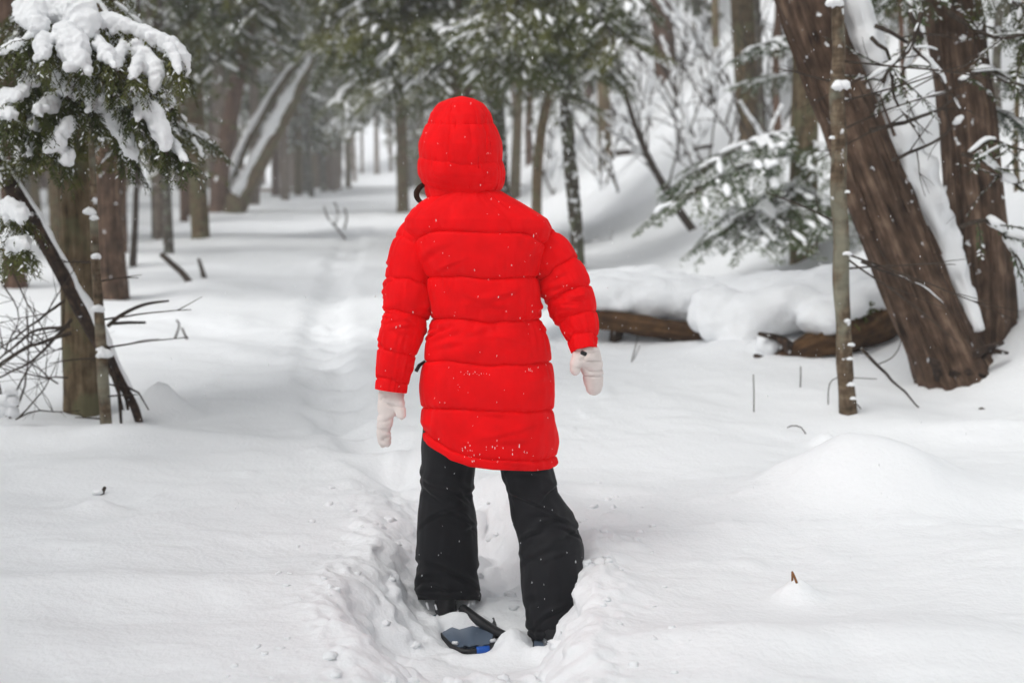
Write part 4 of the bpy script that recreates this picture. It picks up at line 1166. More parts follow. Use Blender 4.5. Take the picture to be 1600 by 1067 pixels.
# ---- coat body
tab = np.array([(298, 690, 780, .085), (306, 676, 792, .095), (316, 660, 810, .105), (328, 645, 830, .115), (342, 634, 852, .125), (356, 632, 860, .13), (375, 640, 858, .135), (400, 652, 846, .14),
                (440, 668, 842, .145), (470, 674, 841, .145), (501, 675, 845, .145), (530, 668, 852, .15), (568, 661, 858, .155), (600, 659, 863, .16), (640, 659, 866, .165), (690, 662, 867, .165), (740, 664, 866, .165)], float)
NR = 330
ct, st_ = np.cos(TH), np.sin(TH)                # +x right of the picture, +y away from the camera
ex = 2.35
cx_ = np.sign(ct) * np.abs(ct) ** (2 / ex); sy_ = np.sign(st_) * np.abs(st_) ** (2 / ex)
xs = 765 + cx_ * 105
hem_back = np.interp(xs, [660, 680, 700, 730, 770, 800, 840, 862, 870], [690, 706, 719, 729, 734, 735, 736, 733, 729])
hem = hem_back * (1 - sstep(.2, .95, st_)) + 712 * sstep(.2, .95, st_)
pr = np.linspace(0, 1, NR)[:, None]
PY = hem[None, :] + (299 - hem[None, :]) * pr
xl = np.interp(PY, tab[:, 0], tab[:, 1]); xr = np.interp(PY, tab[:, 0], tab[:, 2]); dp = np.interp(PY, tab[:, 0], tab[:, 3])
side = np.abs(cx_)[None, :]
q = PY - 26 * side ** 4 * np.exp(-((PY - 372) / 30) ** 2) - 3 * np.sin(cx_[None, :] * 3 + .6) + 2.5 * vnoise(cx_[None, :] * 3, PY / 90, sy_[None, :], 3)
hemline = hem[None, :] - 16
seams = [296, 360, 434, 501, 568, 640, 760]
puff, ds = seam_pad(q, seams, [.009, .014, .015, .013, .014, .013])
hs_ = np.abs(PY - hemline)
hband = np.clip((PY - hemline) / 16, 0, 1)
puff = np.where(PY > hemline, .008 * pad(hband, .4) + .002, .002 + puff * np.clip(hs_ / 22, 0, 1) ** .5)
ds = np.minimum(ds, hs_)
angc = np.stack([np.cos(TH), np.sin(TH)])
wr = vnoise(angc[0][None, :] * 9, angc[1][None, :] * 9, PY / 38, 5) * .0030
pk = vnoise(angc[0][None, :] * 30, angc[1][None, :] * 30, PY / 45, 6) * .0032 * np.exp(-ds / 9)
fold = 0 * PY; r_f = random.Random(61)
SR = [360, 434, 501, 501, 501, 568, 640, 712]
for k in range(120):              # short puckers that run out from the seams, a few longer drags at waist and armholes
    th0 = r_f.uniform(3.2, 6.2) if k % 4 else r_f.uniform(0, 3.2)
    s0 = r_f.choice(SR); up_ = r_f.choice([-1, 1])
    if k < 84: r0, ln_, wd, am, sl_ = s0 + up_ * r_f.uniform(6, 16), r_f.uniform(.03, .07), r_f.uniform(7, 16), r_f.uniform(.002, .0045), 0
    else: r0, ln_, wd, am, sl_ = s0 + up_ * r_f.uniform(10, 34), r_f.uniform(.16, .42), r_f.uniform(3, 6), r_f.uniform(.003, .0055), r_f.uniform(-34, 34)
    dth = (TH[None, :] - th0 + math.pi) % (2 * math.pi) - math.pi
    if k < 84:
        fold += -am * np.exp(-(dth / ln_) ** 2) * np.exp(-((PY - r0) / wd) ** 2)
    else:
        dd = PY - r0 - sl_ * dth; win = np.exp(-(dth / ln_) ** 2)
        fold += am * win * (np.exp(-((dd + wd * 1.4) / (wd * 1.3)) ** 2) - 1.2 * np.exp(-(dd / wd) ** 2))
fold += .005 * fbm(angc[0][None, :] * 2.2, angc[1][None, :] * 2.2, PY / 70, 2, 14)
drop = -.006 * np.exp(-(ds / 1.8) ** 2)
disp = puff + wr + pk + fold + drop
mpx = YP / FPX
a_ = (xr - xl) / 2 + disp / mpx - 3.5
PXx = (xl + xr) / 2 + a_ * cx_[None, :]
Yy = YP + (dp + disp) * sy_[None, :]
P = at(PXx, PY, np.minimum(Yy, YP)); P[..., 1] = Yy
jk = MB(); jk.grid(P, None, True, False, False)
# neck closing
top = P[-1]; c0 = top.mean(0)
jk.grid(np.stack([top, c0 + (top - c0) * .5 + np.array([0, 0, .012]), c0 + (top - c0) * .05 + np.array([0, 0, .014])]), None, True, False, True)
jacket = child(jk, 'coat', [RED], PR)
md = jacket.modifiers.new('cloth', 'SOLIDIFY'); md.thickness = .006; md.offset = -1

# ---- sleeves
def sleeve(pts, seam_rows, amps, seed, elbow, name='sleeve'):
    """pts: (px, py, Y, radius px) shoulder to cuff"""
    A = np.array([(*at(x, y, Y), r_ / FPX * Y, y) for x, y, Y, r_ in pts])
    Q, s = resample(A, n=210)
    N_ = 120; th = np.linspace(0, 2 * math.pi, N_, endpoint=False)
    T = np.gradient(Q[:, :3], axis=0); T /= np.linalg.norm(T, axis=1)[:, None]
    Ax = np.cross(np.array([0, 1., 0])[None], T); Ax /= np.linalg.norm(Ax, axis=1)[:, None]; B = np.cross(T, Ax)
    row = Q[:, 4][:, None] + 0 * th[None, :]
    tilt = 4 * np.cos(th + seed)[None, :] + 3 * vnoise(np.cos(th) * 2, np.sin(th) * 2, row / 60, seed)
    qq = row + tilt
    pf, d_ = seam_pad(qq, seam_rows, amps)
    c, s2 = np.cos(th)[None, :], np.sin(th)[None, :]
    cr = 0 * row; r_f = random.Random(seed * 13 + 2)
    for k in range(34):
        th0 = r_f.uniform(0, 6.28); r0 = r_f.choice([elbow + r_f.gauss(0, 14), elbow + r_f.gauss(0, 14), r_f.uniform(385, 590)])
        ln_, wd, am, sl_ = r_f.uniform(.25, .7), r_f.uniform(2.5, 5), r_f.uniform(.0025, .005), r_f.uniform(-16, 16)
        dth = (th[None, :] - th0 + math.pi) % (2 * math.pi) - math.pi
        dd = row - r0 - sl_ * dth; win = np.exp(-(dth / ln_) ** 2)
        cr += am * win * (np.exp(-((dd + wd * 1.4) / (wd * 1.3)) ** 2) - 1.2 * np.exp(-(dd / wd) ** 2))
    cr += .004 * fbm(c * 1.8, s2 * 1.8, row / 50, 2, seed + 3)
    w_ = vnoise(c * 7, s2 * 7, row / 30, seed + 5) * .0025 + vnoise(c * 22, s2 * 22, row / 40, seed + 6) * .003 * np.exp(-d_ / 8) - .004 * np.exp(-(d_ / 1.8) ** 2)
    rr = Q[:, 3][:, None] - .006 + pf + cr + w_
    # rounded shoulder end, cuff opening
    e = np.clip(s / .05, 0, 1)[:, None]; rr = rr * np.sqrt(1 - (1 - e) ** 2 * .85)
    Pp = Q[:, None, :3] + Ax[:, None, :] * (c * rr)[..., None] + B[:, None, :] * (s2 * rr * 1.06)[..., None]
    mb = MB(); mb.grid(Pp, None, True, True, False)
    last = Pp[-1]; cc = last.mean(0)
    mb.grid(np.stack([last, cc + (last - cc) * .86 + T[-1] * .001, cc + (last - cc) * .8 - T[-1] * .03]), None, True, False, True)
    o = child(mb, name, [RED], jacket)
    return o
sleeve([(672, 350, 4.07, 18), (660, 362, 4.07, 29), (647, 387, 4.06, 35), (640, 430, 4.05, 36), (636, 470, 4.04, 37), (632, 500, 4.03, 35), (623, 540, 4.01, 33), (617, 575, 4.0, 29), (612, 611, 3.99, 26.5)],
       [320, 385, 441, 492, 552, 597, 625], [.006, .008, .009, .008, .007, .004], 1, 492)
sleeve([(828, 352, 4.08, 16), (838, 368, 4.08, 26), (853, 392, 4.08, 34), (872, 425, 4.08, 38), (886, 458, 4.07, 38), (897, 488, 4.05, 34), (906, 515, 4.03, 28), (913, 548, 4.0, 22)],
       [320, 378, 422, 463, 500, 530, 560], [.006, .008, .009, .008, .006, .004], 2, 480)

# ---- hood
ht = np.array([(156.5, 712, 730, .02), (160, 697, 745, .05), (166, 684, 756, .075), (180, 673, 767, .105), (200, 665, 774, .125), (225, 658, 781, .14), (250, 655, 785, .145), (270, 657, 786, .14), (285, 661, 785, .13), (300, 666, 782, .115), (315, 672, 778, .10)], float)
NRH = 200
prh = np.linspace(0, 1, NRH)[:, None] ** .8
hb = np.interp(ct * 60 + 722, [660, 672, 690, 720, 760, 785], [318, 312, 304, 299, 297, 298])[None, :]
PYh = 156.5 + (hb - 156.5) * prh
xl = np.interp(PYh, ht[:, 0], ht[:, 1]); xr = np.interp(PYh, ht[:, 0], ht[:, 2]); dp = np.interp(PYh, ht[:, 0], ht[:, 3])
ph = (np.sin((PYh - 150) / 170 * math.pi))
qh = PYh + (8 * cx_[None, :] ** 2 - 3) * np.where(PYh > 225, 1, .3) - 4 * cx_[None, :] * sstep(235, 262, PYh)
pf, d1 = seam_pad(qh, [140, 197, 254, 296, 330], [.008, .012, .013, .008])
xx = cx_[None, :] * (xr - xl) / 2 + (xl + xr) / 2
back = st_[None, :] < 0
v1 = np.where(back & (PYh < 256), np.minimum(np.abs(xx - 701), np.abs(xx - 760)), 99)
pf = pf * np.clip(v1 / 18, .25, 1) ** .5
d1 = np.minimum(d1, v1)
disp = pf - .0045 * np.exp(-(d1 / 1.8) ** 2) + vnoise(angc[0][None, :] * 9, angc[1][None, :] * 9, PYh / 25, 22) * .0028 + vnoise(angc[0][None, :] * 26, angc[1][None, :] * 26, PYh / 22, 23) * .0022 * np.exp(-d1 / 9)
disp += (1 - np.abs(vnoise(angc[0][None, :] * 3, angc[1][None, :] * 3, PYh / 9, 24))) ** 6 * -.005 * np.exp(-((PYh - 283) / 16) ** 2)
disp = disp * np.clip((PYh - 156) / 12, .1, 1)
a_ = (xr - xl) / 2 + disp / mpx - 8.5
YH = 4.09
Yh_ = YH + (dp + disp) * sy_[None, :]
P = at((xl + xr) / 2 + a_ * cx_[None, :], PYh, np.minimum(Yh_, YH)); P[..., 1] = Yh_
hd = MB(); hd.grid(P, None, True, True, False)
# leave the face opening out of the cloth
mt_ = MB(); mt_.v, mt_.g = hd.v, hd.g
for f_ in hd.f:
    c = np.mean([hd.v[i] for i in f_], axis=0) if len(f_) == 4 else None
    if c is not None and c[1] > YH + .085 and abs(c[0] - (at(722, 230, YH)[0])) < .085 and c[2] < at(722, 185, YH)[2]: continue
    mt_.f.append(f_); mt_.m.append(0)
hood = child(mt_, 'hood', [RED], jacket)
md = hood.modifiers.new('cloth', 'SOLIDIFY'); md.thickness = .012; md.offset = -1

# ---- trousers
def leg(tabl, Ys, seed, N_=150, NR_=230):
    tb = np.array(tabl, float); th = np.linspace(0, 2 * math.pi, N_, endpoint=False)
    rows = np.linspace(tb[0, 0], tb[-1, 0], NR_)[:, None]
    l_ = np.interp(rows, tb[:, 0], tb[:, 1]); r_ = np.interp(rows, tb[:, 0], tb[:, 2])
    Yc = np.interp(rows, [tb[0, 0], tb[-1, 0]], Ys)
    c, s = np.cos(th)[None, :], np.sin(th)[None, :]
    knee = tb[0, 0] + (tb[-1, 0] - tb[0, 0]) * .55
    f = 0 * rows * c; r_f = random.Random(seed)
    for k in range(26):           # single creases, each running part of the way round
        r0 = r_f.choice([knee + r_f.gauss(0, 28), knee + r_f.gauss(0, 28), 750 + r_f.uniform(-10, 30), tb[-1, 0] - r_f.uniform(15, 60), r_f.uniform(740, tb[-1, 0])])
        th0 = r_f.uniform(0, 6.28) if k % 2 else r_f.uniform(3.6, 5.8); sl_ = r_f.uniform(-26, 26); wd = r_f.uniform(3, 7); ln_ = r_f.uniform(.35, .9)
        dth = (th[None, :] - th0 + math.pi) % (2 * math.pi) - math.pi
        dd = rows - r0 - sl_ * dth - 8 * dth * dth
        win = np.exp(-(dth / ln_) ** 2)
        f += r_f.uniform(.003, .0065) * win * (np.exp(-((dd + wd * 1.4) / (wd * 1.3)) ** 2) - 1.1 * np.exp(-(dd / wd) ** 2))
    f += fbm(c * 1.1, s * 1.1, rows / 75, 2, seed + 2) * .0075 + vnoise(c * 5 + rows / 60, s * 5, rows / 30, seed + 4) * .0016
    hemr = tb[-1, 0]
    f += -.003 * np.exp(-((rows - hemr + 13) / 1.8) ** 2) + .003 * sstep(hemr - 12, hemr - 6, rows)
    m_ = 4.1 / FPX
    a = (r_ - l_) / 2 + f / m_ + 3
    Yl_ = Yc + ((r_ - l_) / 2 * m_ * 1.08 + f) * s
    P = at((l_ + r_) / 2 + a * c, rows + 0 * c, np.minimum(Yl_, Yc + 0 * c))
    P[..., 1] = Yl_
    mb = MB(); mb.grid(P, None, True, True, False)
    last = P[-1]; cc = last.mean(0)
    mb.grid(np.stack([last, cc + (last - cc) * .95 + np.array([0, 0, .002]), cc + (last - cc) * .92 + np.array([0, 0, .05])]), None, True, False, True)
    return mb
trs = leg([(650, 666, 765), (700, 663, 752), (735, 662, 740), (760, 660, 737), (780, 657, 736), (800, 655, 739), (830, 654, 741), (870, 653, 742), (900, 652, 743), (925, 650, 745), (937, 652, 744)], (4.06, 4.20), 3)
tro = child(trs, 'trousers', [BLACK], PR)
lg = leg([(650, 764, 852), (700, 772, 855), (735, 783, 860), (770, 792, 869), (800, 803, 889), (830, 812, 898), (850, 815, 905), (870, 815, 908), (900, 818, 913), (930, 821, 915), (960, 824, 912), (985, 828, 906), (999, 832, 900)], (4.06, 3.93), 9)
child(lg, 'trouser_leg', [BLACK], tro)

# ---- mittens
def mitten(main, thumb, seed):
    sm = MB()
    def chain(pts):
        A = np.array([(*at(x, y, Y), r_ / FPX * Y) for x, y, Y, r_ in pts]); Q, s = resample(A, .004)
        rr = Q[:, 3]; e = np.clip((s[-1] - s) / (rr[-1] * 1.1), 0, 1); rr = rr * np.sqrt(np.clip(1 - (1 - e) ** 2, .02, 1))
        sm.tube(Q[:, :3], rr, 20, 0, 0, 1, .72, 0)
    chain(main); chain(thumb)
    m_ = remeshed(sm, .0035, [KNIT], 'mitten', 6)
    n = len(m_.vertices); co = np.empty(n * 3); m_.vertices.foreach_get('co', co); co = co.reshape(-1, 3)
    no = np.empty(n * 3); m_.vertices.foreach_get('normal', no); no = no.reshape(-1, 3)
    d = (1 - np.abs(vnoise(co[:, 0] / .09, co[:, 1] / .09, co[:, 2] / .016, seed))) ** 8 * -.0065 + vnoise(co[:, 0] / .02, co[:, 1] / .02, co[:, 2] / .02, seed + 1) * .001
    m_.vertices.foreach_set('co', (co + no * d[:, None]).ravel()); m_.update()
    o = link('mitten', m_, PR); o.matrix_parent_inverse = Matrix.Translation(-Vector(PR.location))
    return o
mitten([(612, 600, 3.99, 20), (611, 618, 3.99, 21), (607, 635, 3.985, 18), (602, 655, 3.98, 13.5), (600, 675, 3.98, 12.5), (601, 701, 3.98, 10)], [(617, 620, 3.98, 14), (624, 634, 3.965, 10.5), (627, 650, 3.955, 8), (627, 658, 3.955, 7)], 3)
mt2 = mitten([(912, 538, 4.01, 18), (916, 554, 4.0, 23), (924, 572, 4.0, 19), (927, 590, 4.0, 16.5), (929, 618, 4.0, 13)], [(907, 556, 3.99, 14), (900, 568, 3.975, 10), (899, 578, 3.97, 9), (899, 587, 3.97, 8)], 8)
def slab(name, px, py, Y, w, h, t_, mat, parent, ang=0):
    bm = bmesh.new(); bmesh.ops.create_cube(bm, size=1)
    bmesh.ops.scale(bm, vec=(w, t_, h), verts=bm.verts)
    bmesh.ops.bevel(bm, geom=bm.edges[:], offset=min(w, t_, h) * .25, segments=2, affect='EDGES')
    bmesh.ops.rotate(bm, cent=(0, 0, 0), matrix=Matrix.Rotation(ang, 3, 'Y'), verts=bm.verts)
    bmesh.ops.translate(bm, vec=Vector(at(px, py, Y)), verts=bm.verts)
    me = bpy.data.meshes.new(name); bm.to_mesh(me); bm.free(); me.materials.append(mat)
    o = link(name, me, parent)
    if parent is not None and parent.parent is None: o.matrix_parent_inverse = Matrix.Translation(-Vector(parent.location))
    elif parent is not None: o.matrix_parent_inverse = parent.matrix_basis.inverted()
    return o
slab('cuff_tab', 912, 552, 3.945, .020, .013, .008, HARDW, PR, R(25))
mb = MB(); a, b = Vector(at(664, 564, 4.03)), Vector(at(650, 580, 4.01)); mb.tube([a, (a + b) / 2 + Vector((-.004, 0, .002)), b], [.004, .006, .006], 8); child(mb, 'zip_pull', [HARDW], PR)

# ---- hair that has come out of the hood
mb = MB(); r = random.Random(4)
for k in range(26):
    o_ = Vector((r.uniform(-.005, .005), r.uniform(-.012, .012), r.uniform(-.004, .004))); wx = r.uniform(.4, 1.2)
    pts = [Vector(at(668, 286, 4.10)) + o_, Vector(at(660 - 3 * wx, 292, 4.09)) + o_, Vector(at(655 - 5 * wx, 303, 4.08)) + o_, Vector(at(657 - 2 * wx, 314, 4.075)) + o_, Vector(at(668, 320, 4.07)) + o_]
    Q, _ = resample(pts, .006); mb.tube(Q, .0022, 5)
child(mb, 'hair', [HAIR], PR)

# ---- body: one continuous skinned figure inside the clothes
J = [('pelvis', 768, 620, 4.06, .10), ('spine', 764, 520, 4.06, .105), ('chest', 750, 400, 4.07, .12), ('neck', 728, 312, 4.09, .055), ('head0', 723, 270, 4.10, .066), ('head1', 721, 225, 4.10, .088), ('head2', 720, 188, 4.10, .062),
     ('shl', 672, 360, 4.07, .06), ('ell', 633, 495, 4.04, .042), ('wrl', 612, 610, 3.99, .028), ('shr', 834, 360, 4.08, .06), ('elr', 888, 460, 4.07, .042), ('wrr', 913, 545, 4.0, .028),
     ('hpl', 722, 670, 4.07, .06), ('knl', 698, 820, 4.13, .045), ('anl', 698, 940, 4.2, .042), ('hpr', 815, 670, 4.05, .06), ('knr', 852, 830, 4.0, .045), ('anr', 866, 985, 3.93, .042)]
EDG = [(0, 1), (1, 2), (2, 3), (3, 4), (4, 5), (5, 6), (2, 7), (7, 8), (8, 9), (2, 10), (10, 11), (11, 12), (0, 13), (13, 14), (14, 15), (0, 16), (16, 17), (17, 18)]
me = bpy.data.meshes.new('tmpbody'); me.from_pydata([tuple(at(x, y, Y)) for _, x, y, Y, _ in J], EDG, [])
tb_ = bpy.data.objects.new('tmpbody', me); COL.objects.link(tb_)
md = tb_.modifiers.new('skin', 'SKIN'); md.use_smooth_shade = True
for v_, j_ in zip(me.skin_vertices[0].data, J): v_.radius = (j_[4] * .9, j_[4] * .9)
me.skin_vertices[0].data[0].use_root = True
sb_ = tb_.modifiers.new('sub', 'SUBSURF'); sb_.levels = 3; sb_.render_levels = 3
dg = bpy.context.evaluated_depsgraph_get(); dg.update()
bme = bpy.data.meshes.new_from_object(tb_.evaluated_get(dg)); bme.name = 'body'
bpy.data.objects.remove(tb_)
hc = at(721, 232, 4.10)
for v_ in bme.vertices:       # features of the face, looking along the trail
    d = np.array(v_.co) - hc
    if d[1] > .02 and abs(d[2]) < .12:
        def g_(x, z, s): return math.exp(-((d[0] - x) ** 2 + (d[2] - z) ** 2) / s ** 2)
        v_.co.y += .020 * g_(0, -.015, .018) - .010 * (g_(-.032, .012, .018) + g_(.032, .012, .018)) + .006 * g_(0, -.05, .02) + .008 * g_(0, -.085, .025)
bme.materials.clear(); bme.materials.append(SKIN)
o = link('body', bme, PR); o.matrix_parent_inverse = Matrix.Translation(-Vector(PR.location))

# ---- boots
def boot(px, py, Y, px_toe, heel_mat, yaw):
    """heel at the pixel; the toe points up the trail"""
    hx = Vector(at(px, py, Y)); fw = Vector((math.sin(yaw), math.cos(yaw), 0)); rt = Vector((fw.y, -fw.x, 0))
    mb = MB(); rings = []
    for (f, z, w, l) in [(0, 0, .036, .12), (0, .02, .038, .125), (.002, .04, .037, .115), (.006, .06, .036, .08), (.012, .08, .036, .06), (.02, .10, .036, .05)]:
        ring = []
        for t_ in np.linspace(0, 2 * math.pi, 28, endpoint=False):
            c, s = math.cos(t_), math.sin(t_)
            ring.append(hx + rt * (w * math.copysign(abs(c) ** .75, c)) + fw * (l + f + l * math.copysign(abs(s) ** .8, s)) + Vector((0, 0, z)))
        rings.append(ring)
    P_ = np.array([[tuple(p) for p in rg] for rg in rings])
    Qs = np.stack([np.stack([np.interp(np.linspace(0, 5, 26), range(6), P_[:, j, c]) for c in range(3)], -1) for j in range(28)], 1)
    mb.grid(Qs, None, True, True, True); b = child(mb, 'boot', [BOOTM], PR)
    mb = MB(); so = Qs[:4].copy(); cc = so.mean(1, keepdims=True); so[..., :2] = cc[..., :2] + (so[..., :2] - cc[..., :2]) * 1.07; so[..., 2] -= .01
    mb.grid(so, None, True, True, True); child(mb, 'sole', [GREYM], b)
    mb = MB(); hp = np.stack([Qs[i] for i in range(3, 11)]); c2 = hp.mean(1, keepdims=True)
    hp = c2 + (hp - c2) * np.array([1.05, 1.04, 1]); keep = [j for j in range(28) if math.sin(2 * math.pi * j / 28) < -.35]
    mb.grid(hp[:, keep], None, False); child(mb, 'heel_patch', [heel_mat], b)
    return hx, fw, rt, b
hxL, fwL, rtL, bL = boot(698, 970, on_plane(698, 970, .012)[1], 0, BOOTM, R(-6))
hxR, fwR, rtR, bR = boot(862, 1019, on_plane(862, 1019, .006)[1], 0, GREYM, R(8))
# light marks on the boots
def strap(mb, pts, w, th_=.003):
    Q, s = resample(pts, .006)
    mb.tube(Q, w / 2, 8, 0, 0, 1, th_ / w * 2, 0, True, (0, 0, 1))
for (x, y, w, h, an, mt__) in [(858, 1009, .011, .024, -8, WHITEP), (875, 1008, .008, .020, 12, WHITEP)]:
    slab('print_patch', x, y, hxR.y - .003, w, h, .004, mt__, bR, R(an))
slab('print_mark', 857.5, 1010, hxR.y - .006, .004, .018, .003, BLUE, bR, R(-18))
for (x, y, h, an) in [(668, 946, .024, -20), (681, 948, .020, -15), (732, 947, .020, 10), (694, 955, .010, 70), (716, 955, .012, 10), (725, 960, .014, 30), (684, 962, .012, -40)]:
    slab('print_patch', x, y, hxL.y - .002 + abs(x - 700) * .0004, .006, h, .004, WHITEP, bL, R(an))

# ---- snowshoes
def snowshoe(lab, tail_px, tail_Y, yaw, tilt, tab):
    tl = Vector(at(tail_px[0], tail_px[1], tail_Y))
    t = thing('snowshoe', lab, 'snowshoe', tl)
    t.rotation_euler = (tilt, 0, -yaw)
    n = 64; pts = []
    for k in range(n):            # local: y forward from the tail tip
        u = k / n * 2 * math.pi
        y = .31 - .31 * math.cos(u); w = .104 * (abs(math.sin(u)) ** .62) * (1 - .12 * math.cos(u))
        pts.append((math.copysign(w, math.sin(u)) if abs(math.sin(u)) > 1e-6 else 0, y, .05 * max(0, (y - .48) / .14) ** 1.5))
    mb = MB(); loop = np.array(pts + pts[:2])
    mb.tube(loop, .0085, 10, 0, .04, 20, 1, 0, False, (0, 0, 1)); mb.obj('frame', [BOOTM], t)
    mb = MB(); rows = np.linspace(.03, .56, 24); half = np.interp(rows, np.array([p[1] for p in pts[:n // 2]]), np.array([abs(p[0]) for p in pts[:n // 2]])) - .004
    top = np.array([[(x * h_, y, .006 + .004 * math.sin(9 * x) * (1 if y < .2 else 0)) for x in np.linspace(-1, 1, 9)] for y, h_ in zip(rows, half)]); bot = top - np.array([0, 0, .006])
    mb.grid(top, None, False); mb.grid(bot, None, False); mb.obj('deck', [DECK], t)
    mb = MB(); strap(mb, [(-.075, .36, .012), (-.06, .36, .05), (0, .37, .07), (.06, .36, .05), (.075, .36, .012)], .02); mb.obj('binding_strap', [HARDW], t)
    if tab:
        mb = MB(); w, h0, h1_ = .021, -.0105, .0105
        a0 = np.array([(math.cos(x) * .0125, math.sin(x) * .0125) for x in np.linspace(0, 2 * math.pi, 14, endpoint=False)])
        cx0 = .028
        ring = lambda xx: np.array([(xx, p[0] + .004 + (xx * xx) * 1.6, p[1]) for p in a0])
        mb.grid(np.stack([ring(x) for x in np.linspace(cx0 - w, cx0 + w, 5)]), None, True, True, True); mb.obj('blue_tab', [BLUE], t)
        for dx in (-.06, .075):
            mb = MB(); mb.tube([(dx, .055, .01), (dx * .8, .04, .014)], .006, 8); mb.obj('rivet', [WHITEP], t)
    return t
SS = snowshoe('left snowshoe with its tail and blue tab showing above the churned snow', (741, 1017), on_plane(741, 1017, .010)[1], R(-10), R(1), True)
mb = MB(); strap(mb, [at(722, 950, 4.10), at(738, 962, 4.06), at(757, 975, 4.02), at(776, 987, 3.97), at(791, 994, 3.94)], .034, .016)
o = child(mb, 'heel_strap', [BOOTM], SS); o.matrix_parent_inverse = (Matrix.Translation(SS.location) @ SS.rotation_euler.to_matrix().to_4x4()).inverted()
SS2 = snowshoe('right snowshoe almost buried, only its heel strap and edge showing under the heel', (868, 1062), 3.62, R(8), R(3), False)
mb = MB(); strap(mb, [at(818, 1008, 3.84), at(830, 1018, 3.82), at(834, 1022, 3.815)], .012, .006); o = child(mb, 'heel_strap', [BOOTM], SS2); o.matrix_parent_inverse = (Matrix.Translation(SS2.location) @ SS2.rotation_euler.to_matrix().to_4x4()).inverted()

# ---- snow on the clothes
def flake_mesh(n, pos_fn, smin, smax, seed, squash=.5):
    r = random.Random(seed); mb = MB()
    for k in range(n):
        got = pos_fn(r)
        if got is None: continue
        p, nrm = got; s = r.uniform(smin, smax) * (1.5 if r.random() < .1 else 1)
        up = Vector((r.uniform(-.3, .3), r.uniform(-.3, .3), 1)).normalized(); sd = up.cross(Vector(nrm)); sd = sd.normalized() if sd.length > .1 else Vector((1, 0, 0))
        nn = sd.cross(up)
        l = s * r.uniform(.8, 1.9); w = s * r.uniform(.28, .6)
        c = Vector(p); b_ = len(mb.v)
        for q in (c + up * l, c - up * l, c + sd * w, c - sd * w, c + nn * w * squash, c - nn * w * squash): mb.v.append(tuple(q)); mb.g.append(tuple(q))
        for f_ in ((0, 2, 4), (0, 4, 3), (0, 3, 5), (0, 5, 2), (1, 4, 2), (1, 3, 4), (1, 5, 3), (1, 2, 5)): mb.f.append(tuple(b_ + i for i in f_)); mb.m.append(0)
    return mb
def on_mesh(o, box=None, cl=None):
    me = o.data; nV = len(me.vertices)
    def fn(r):
        for _ in range(300):
            v_ = me.vertices[r.randrange(nV)]
            if v_.normal.y > -.1: continue
            return v_.co, v_.normal
    return fn
def cluster(o, px, py, spread):
    me = o.data; tgt = at(px, py, YP)
    co = np.array([v_.co for v_ in me.vertices]); no = np.array([v_.normal for v_ in me.vertices])
    ok = np.where((no[:, 1] < -.2))[0]
    d = np.hypot(co[ok, 0] - tgt[0], co[ok, 2] - tgt[2])
    sel = ok[d < spread * mpx]
    def fn(r):
        if not len(sel): return None
        i = int(sel[r.randrange(len(sel))]); return Vector(co[i]), Vector(no[i])
    return fn
mb = MB()
def join(mb, m2):
    b_ = len(mb.v); mb.v += m2.v; mb.g += m2.g; mb.f += [tuple(i + b_ for i in f_) for f_ in m2.f]; mb.m += m2.m
join(mb, flake_mesh(30, on_mesh(jacket), .0014, .0028, 1)); join(mb, flake_mesh(14, on_mesh(hood), .0018, .0032, 2))
join(mb, flake_mesh(220, on_mesh(tro), .0018, .0034, 3)); join(mb, flake_mesh(200, on_mesh(bpy.data.objects['trouser_leg']), .0018, .0034, 4))
for (o_, x, y, sp, n_) in [(jacket, 740, 687, 16, 16), (jacket, 775, 685, 20, 8), (jacket, 810, 690, 14, 6), (hood, 745, 228, 12, 12), (hood, 778, 260, 6, 6), (hood, 745, 262, 8, 4), (hood, 715, 265, 8, 4)]:
    join(mb, flake_mesh(n_, cluster(o_, x, y, sp), .0018, .0040, int(x)))
for (x0, x1, y) in [(726, 742, 570), (750, 765, 571), (822, 830, 568)]:
    for x in np.linspace(x0, x1, 8): join(mb, flake_mesh(1, cluster(jacket, x, y, 3), .0012, .0022, int(x)))
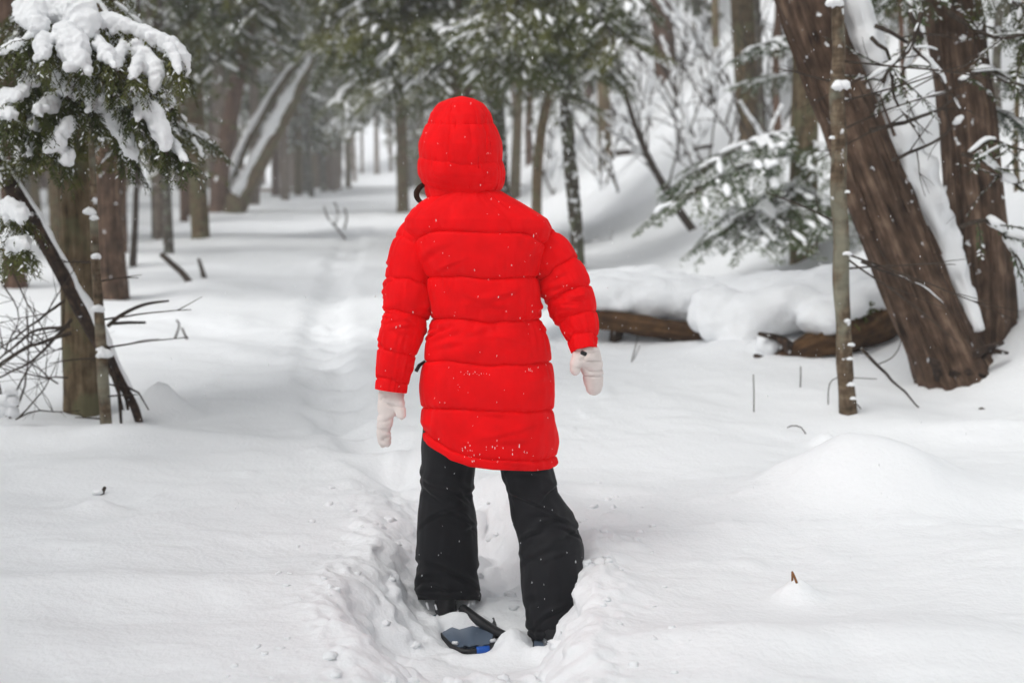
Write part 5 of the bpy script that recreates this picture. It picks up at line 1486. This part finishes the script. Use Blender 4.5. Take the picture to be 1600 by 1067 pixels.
for o_, rows, n_ in ((tro, (925, 940), 60), (bpy.data.objects['trouser_leg'], (975, 1000), 110)):
    me = o_.data; sel = [v_ for v_ in me.vertices if at(800, rows[1], 4.1)[2] < v_.co.z < at(800, rows[0], 4.1)[2] + .03 and v_.normal.y < -.1]
    join(mb, flake_mesh(n_, lambda r, sel=sel: ((lambda v_: (v_.co, v_.normal))(sel[r.randrange(len(sel))]) if sel else None), .0012, .0028, n_))
so = child(mb, 'snow_specks', [SNOWB], PR); so['kind'] = 'stuff'

# falling snow between the camera and the trees
def air(r):
    return (r.uniform(-1.6, 1.6), r.uniform(3.3, 7.5), r.uniform(.2, 2.3)), (r.uniform(-.4, .4), -1, 0)
mb = flake_mesh(900, air, .0016, .0034, 8, .8)
join(mb, flake_mesh(330, lambda r: ((r.uniform(-.65, .55), r.uniform(3.35, 3.9), r.uniform(.05, 1.75)), (r.uniform(-.3, .3), -1, 0)), .0010, .0022, 9, .8))
o = mb.obj('falling_snow', [SNOWB]); o['kind'] = 'stuff'
# loose lumps of snow in and beside the track
r = random.Random(21); mb = MB()
for k in range(120):
    Yk = r.uniform(2.7, 5.2); side_ = r.choice([-1, 0, 0, 1]); Xk = -.12 + (r.uniform(-.38, .36) if side_ == 0 else side_ * r.uniform(.38, .62))
    s = r.uniform(.006, .02) * (1.6 if r.random() < .12 else 1) * (1 if side_ == 0 else .6)
    if math.hypot(Xk - .116, Yk - 3.84) < .14 or (abs(Xk + .11) < .14 and 3.5 < Yk < 4.1): continue
    c = Vector((Xk, Yk, h1(Xk, Yk) + s * .05)); sd_ = r.randint(0, 999)
    th = np.linspace(-math.pi / 2, math.pi / 2, 7); ph = np.linspace(0, 2 * math.pi, 10, endpoint=False)
    d = np.stack([np.cos(th)[:, None] * np.cos(ph), np.cos(th)[:, None] * np.sin(ph), np.sin(th)[:, None] + 0 * ph[None]], -1)
    rad_ = s * (1 + .6 * vnoise(d[..., 0] * 1.7 + sd_, d[..., 1] * 1.7, d[..., 2] * 1.7, sd_))
    mb.grid(np.array(c) + d * rad_[..., None] * np.array([1.2, 1, .75]), None, True, True, True)
o = mb.obj('snow_lumps', [SNOW]); o['kind'] = 'stuff'
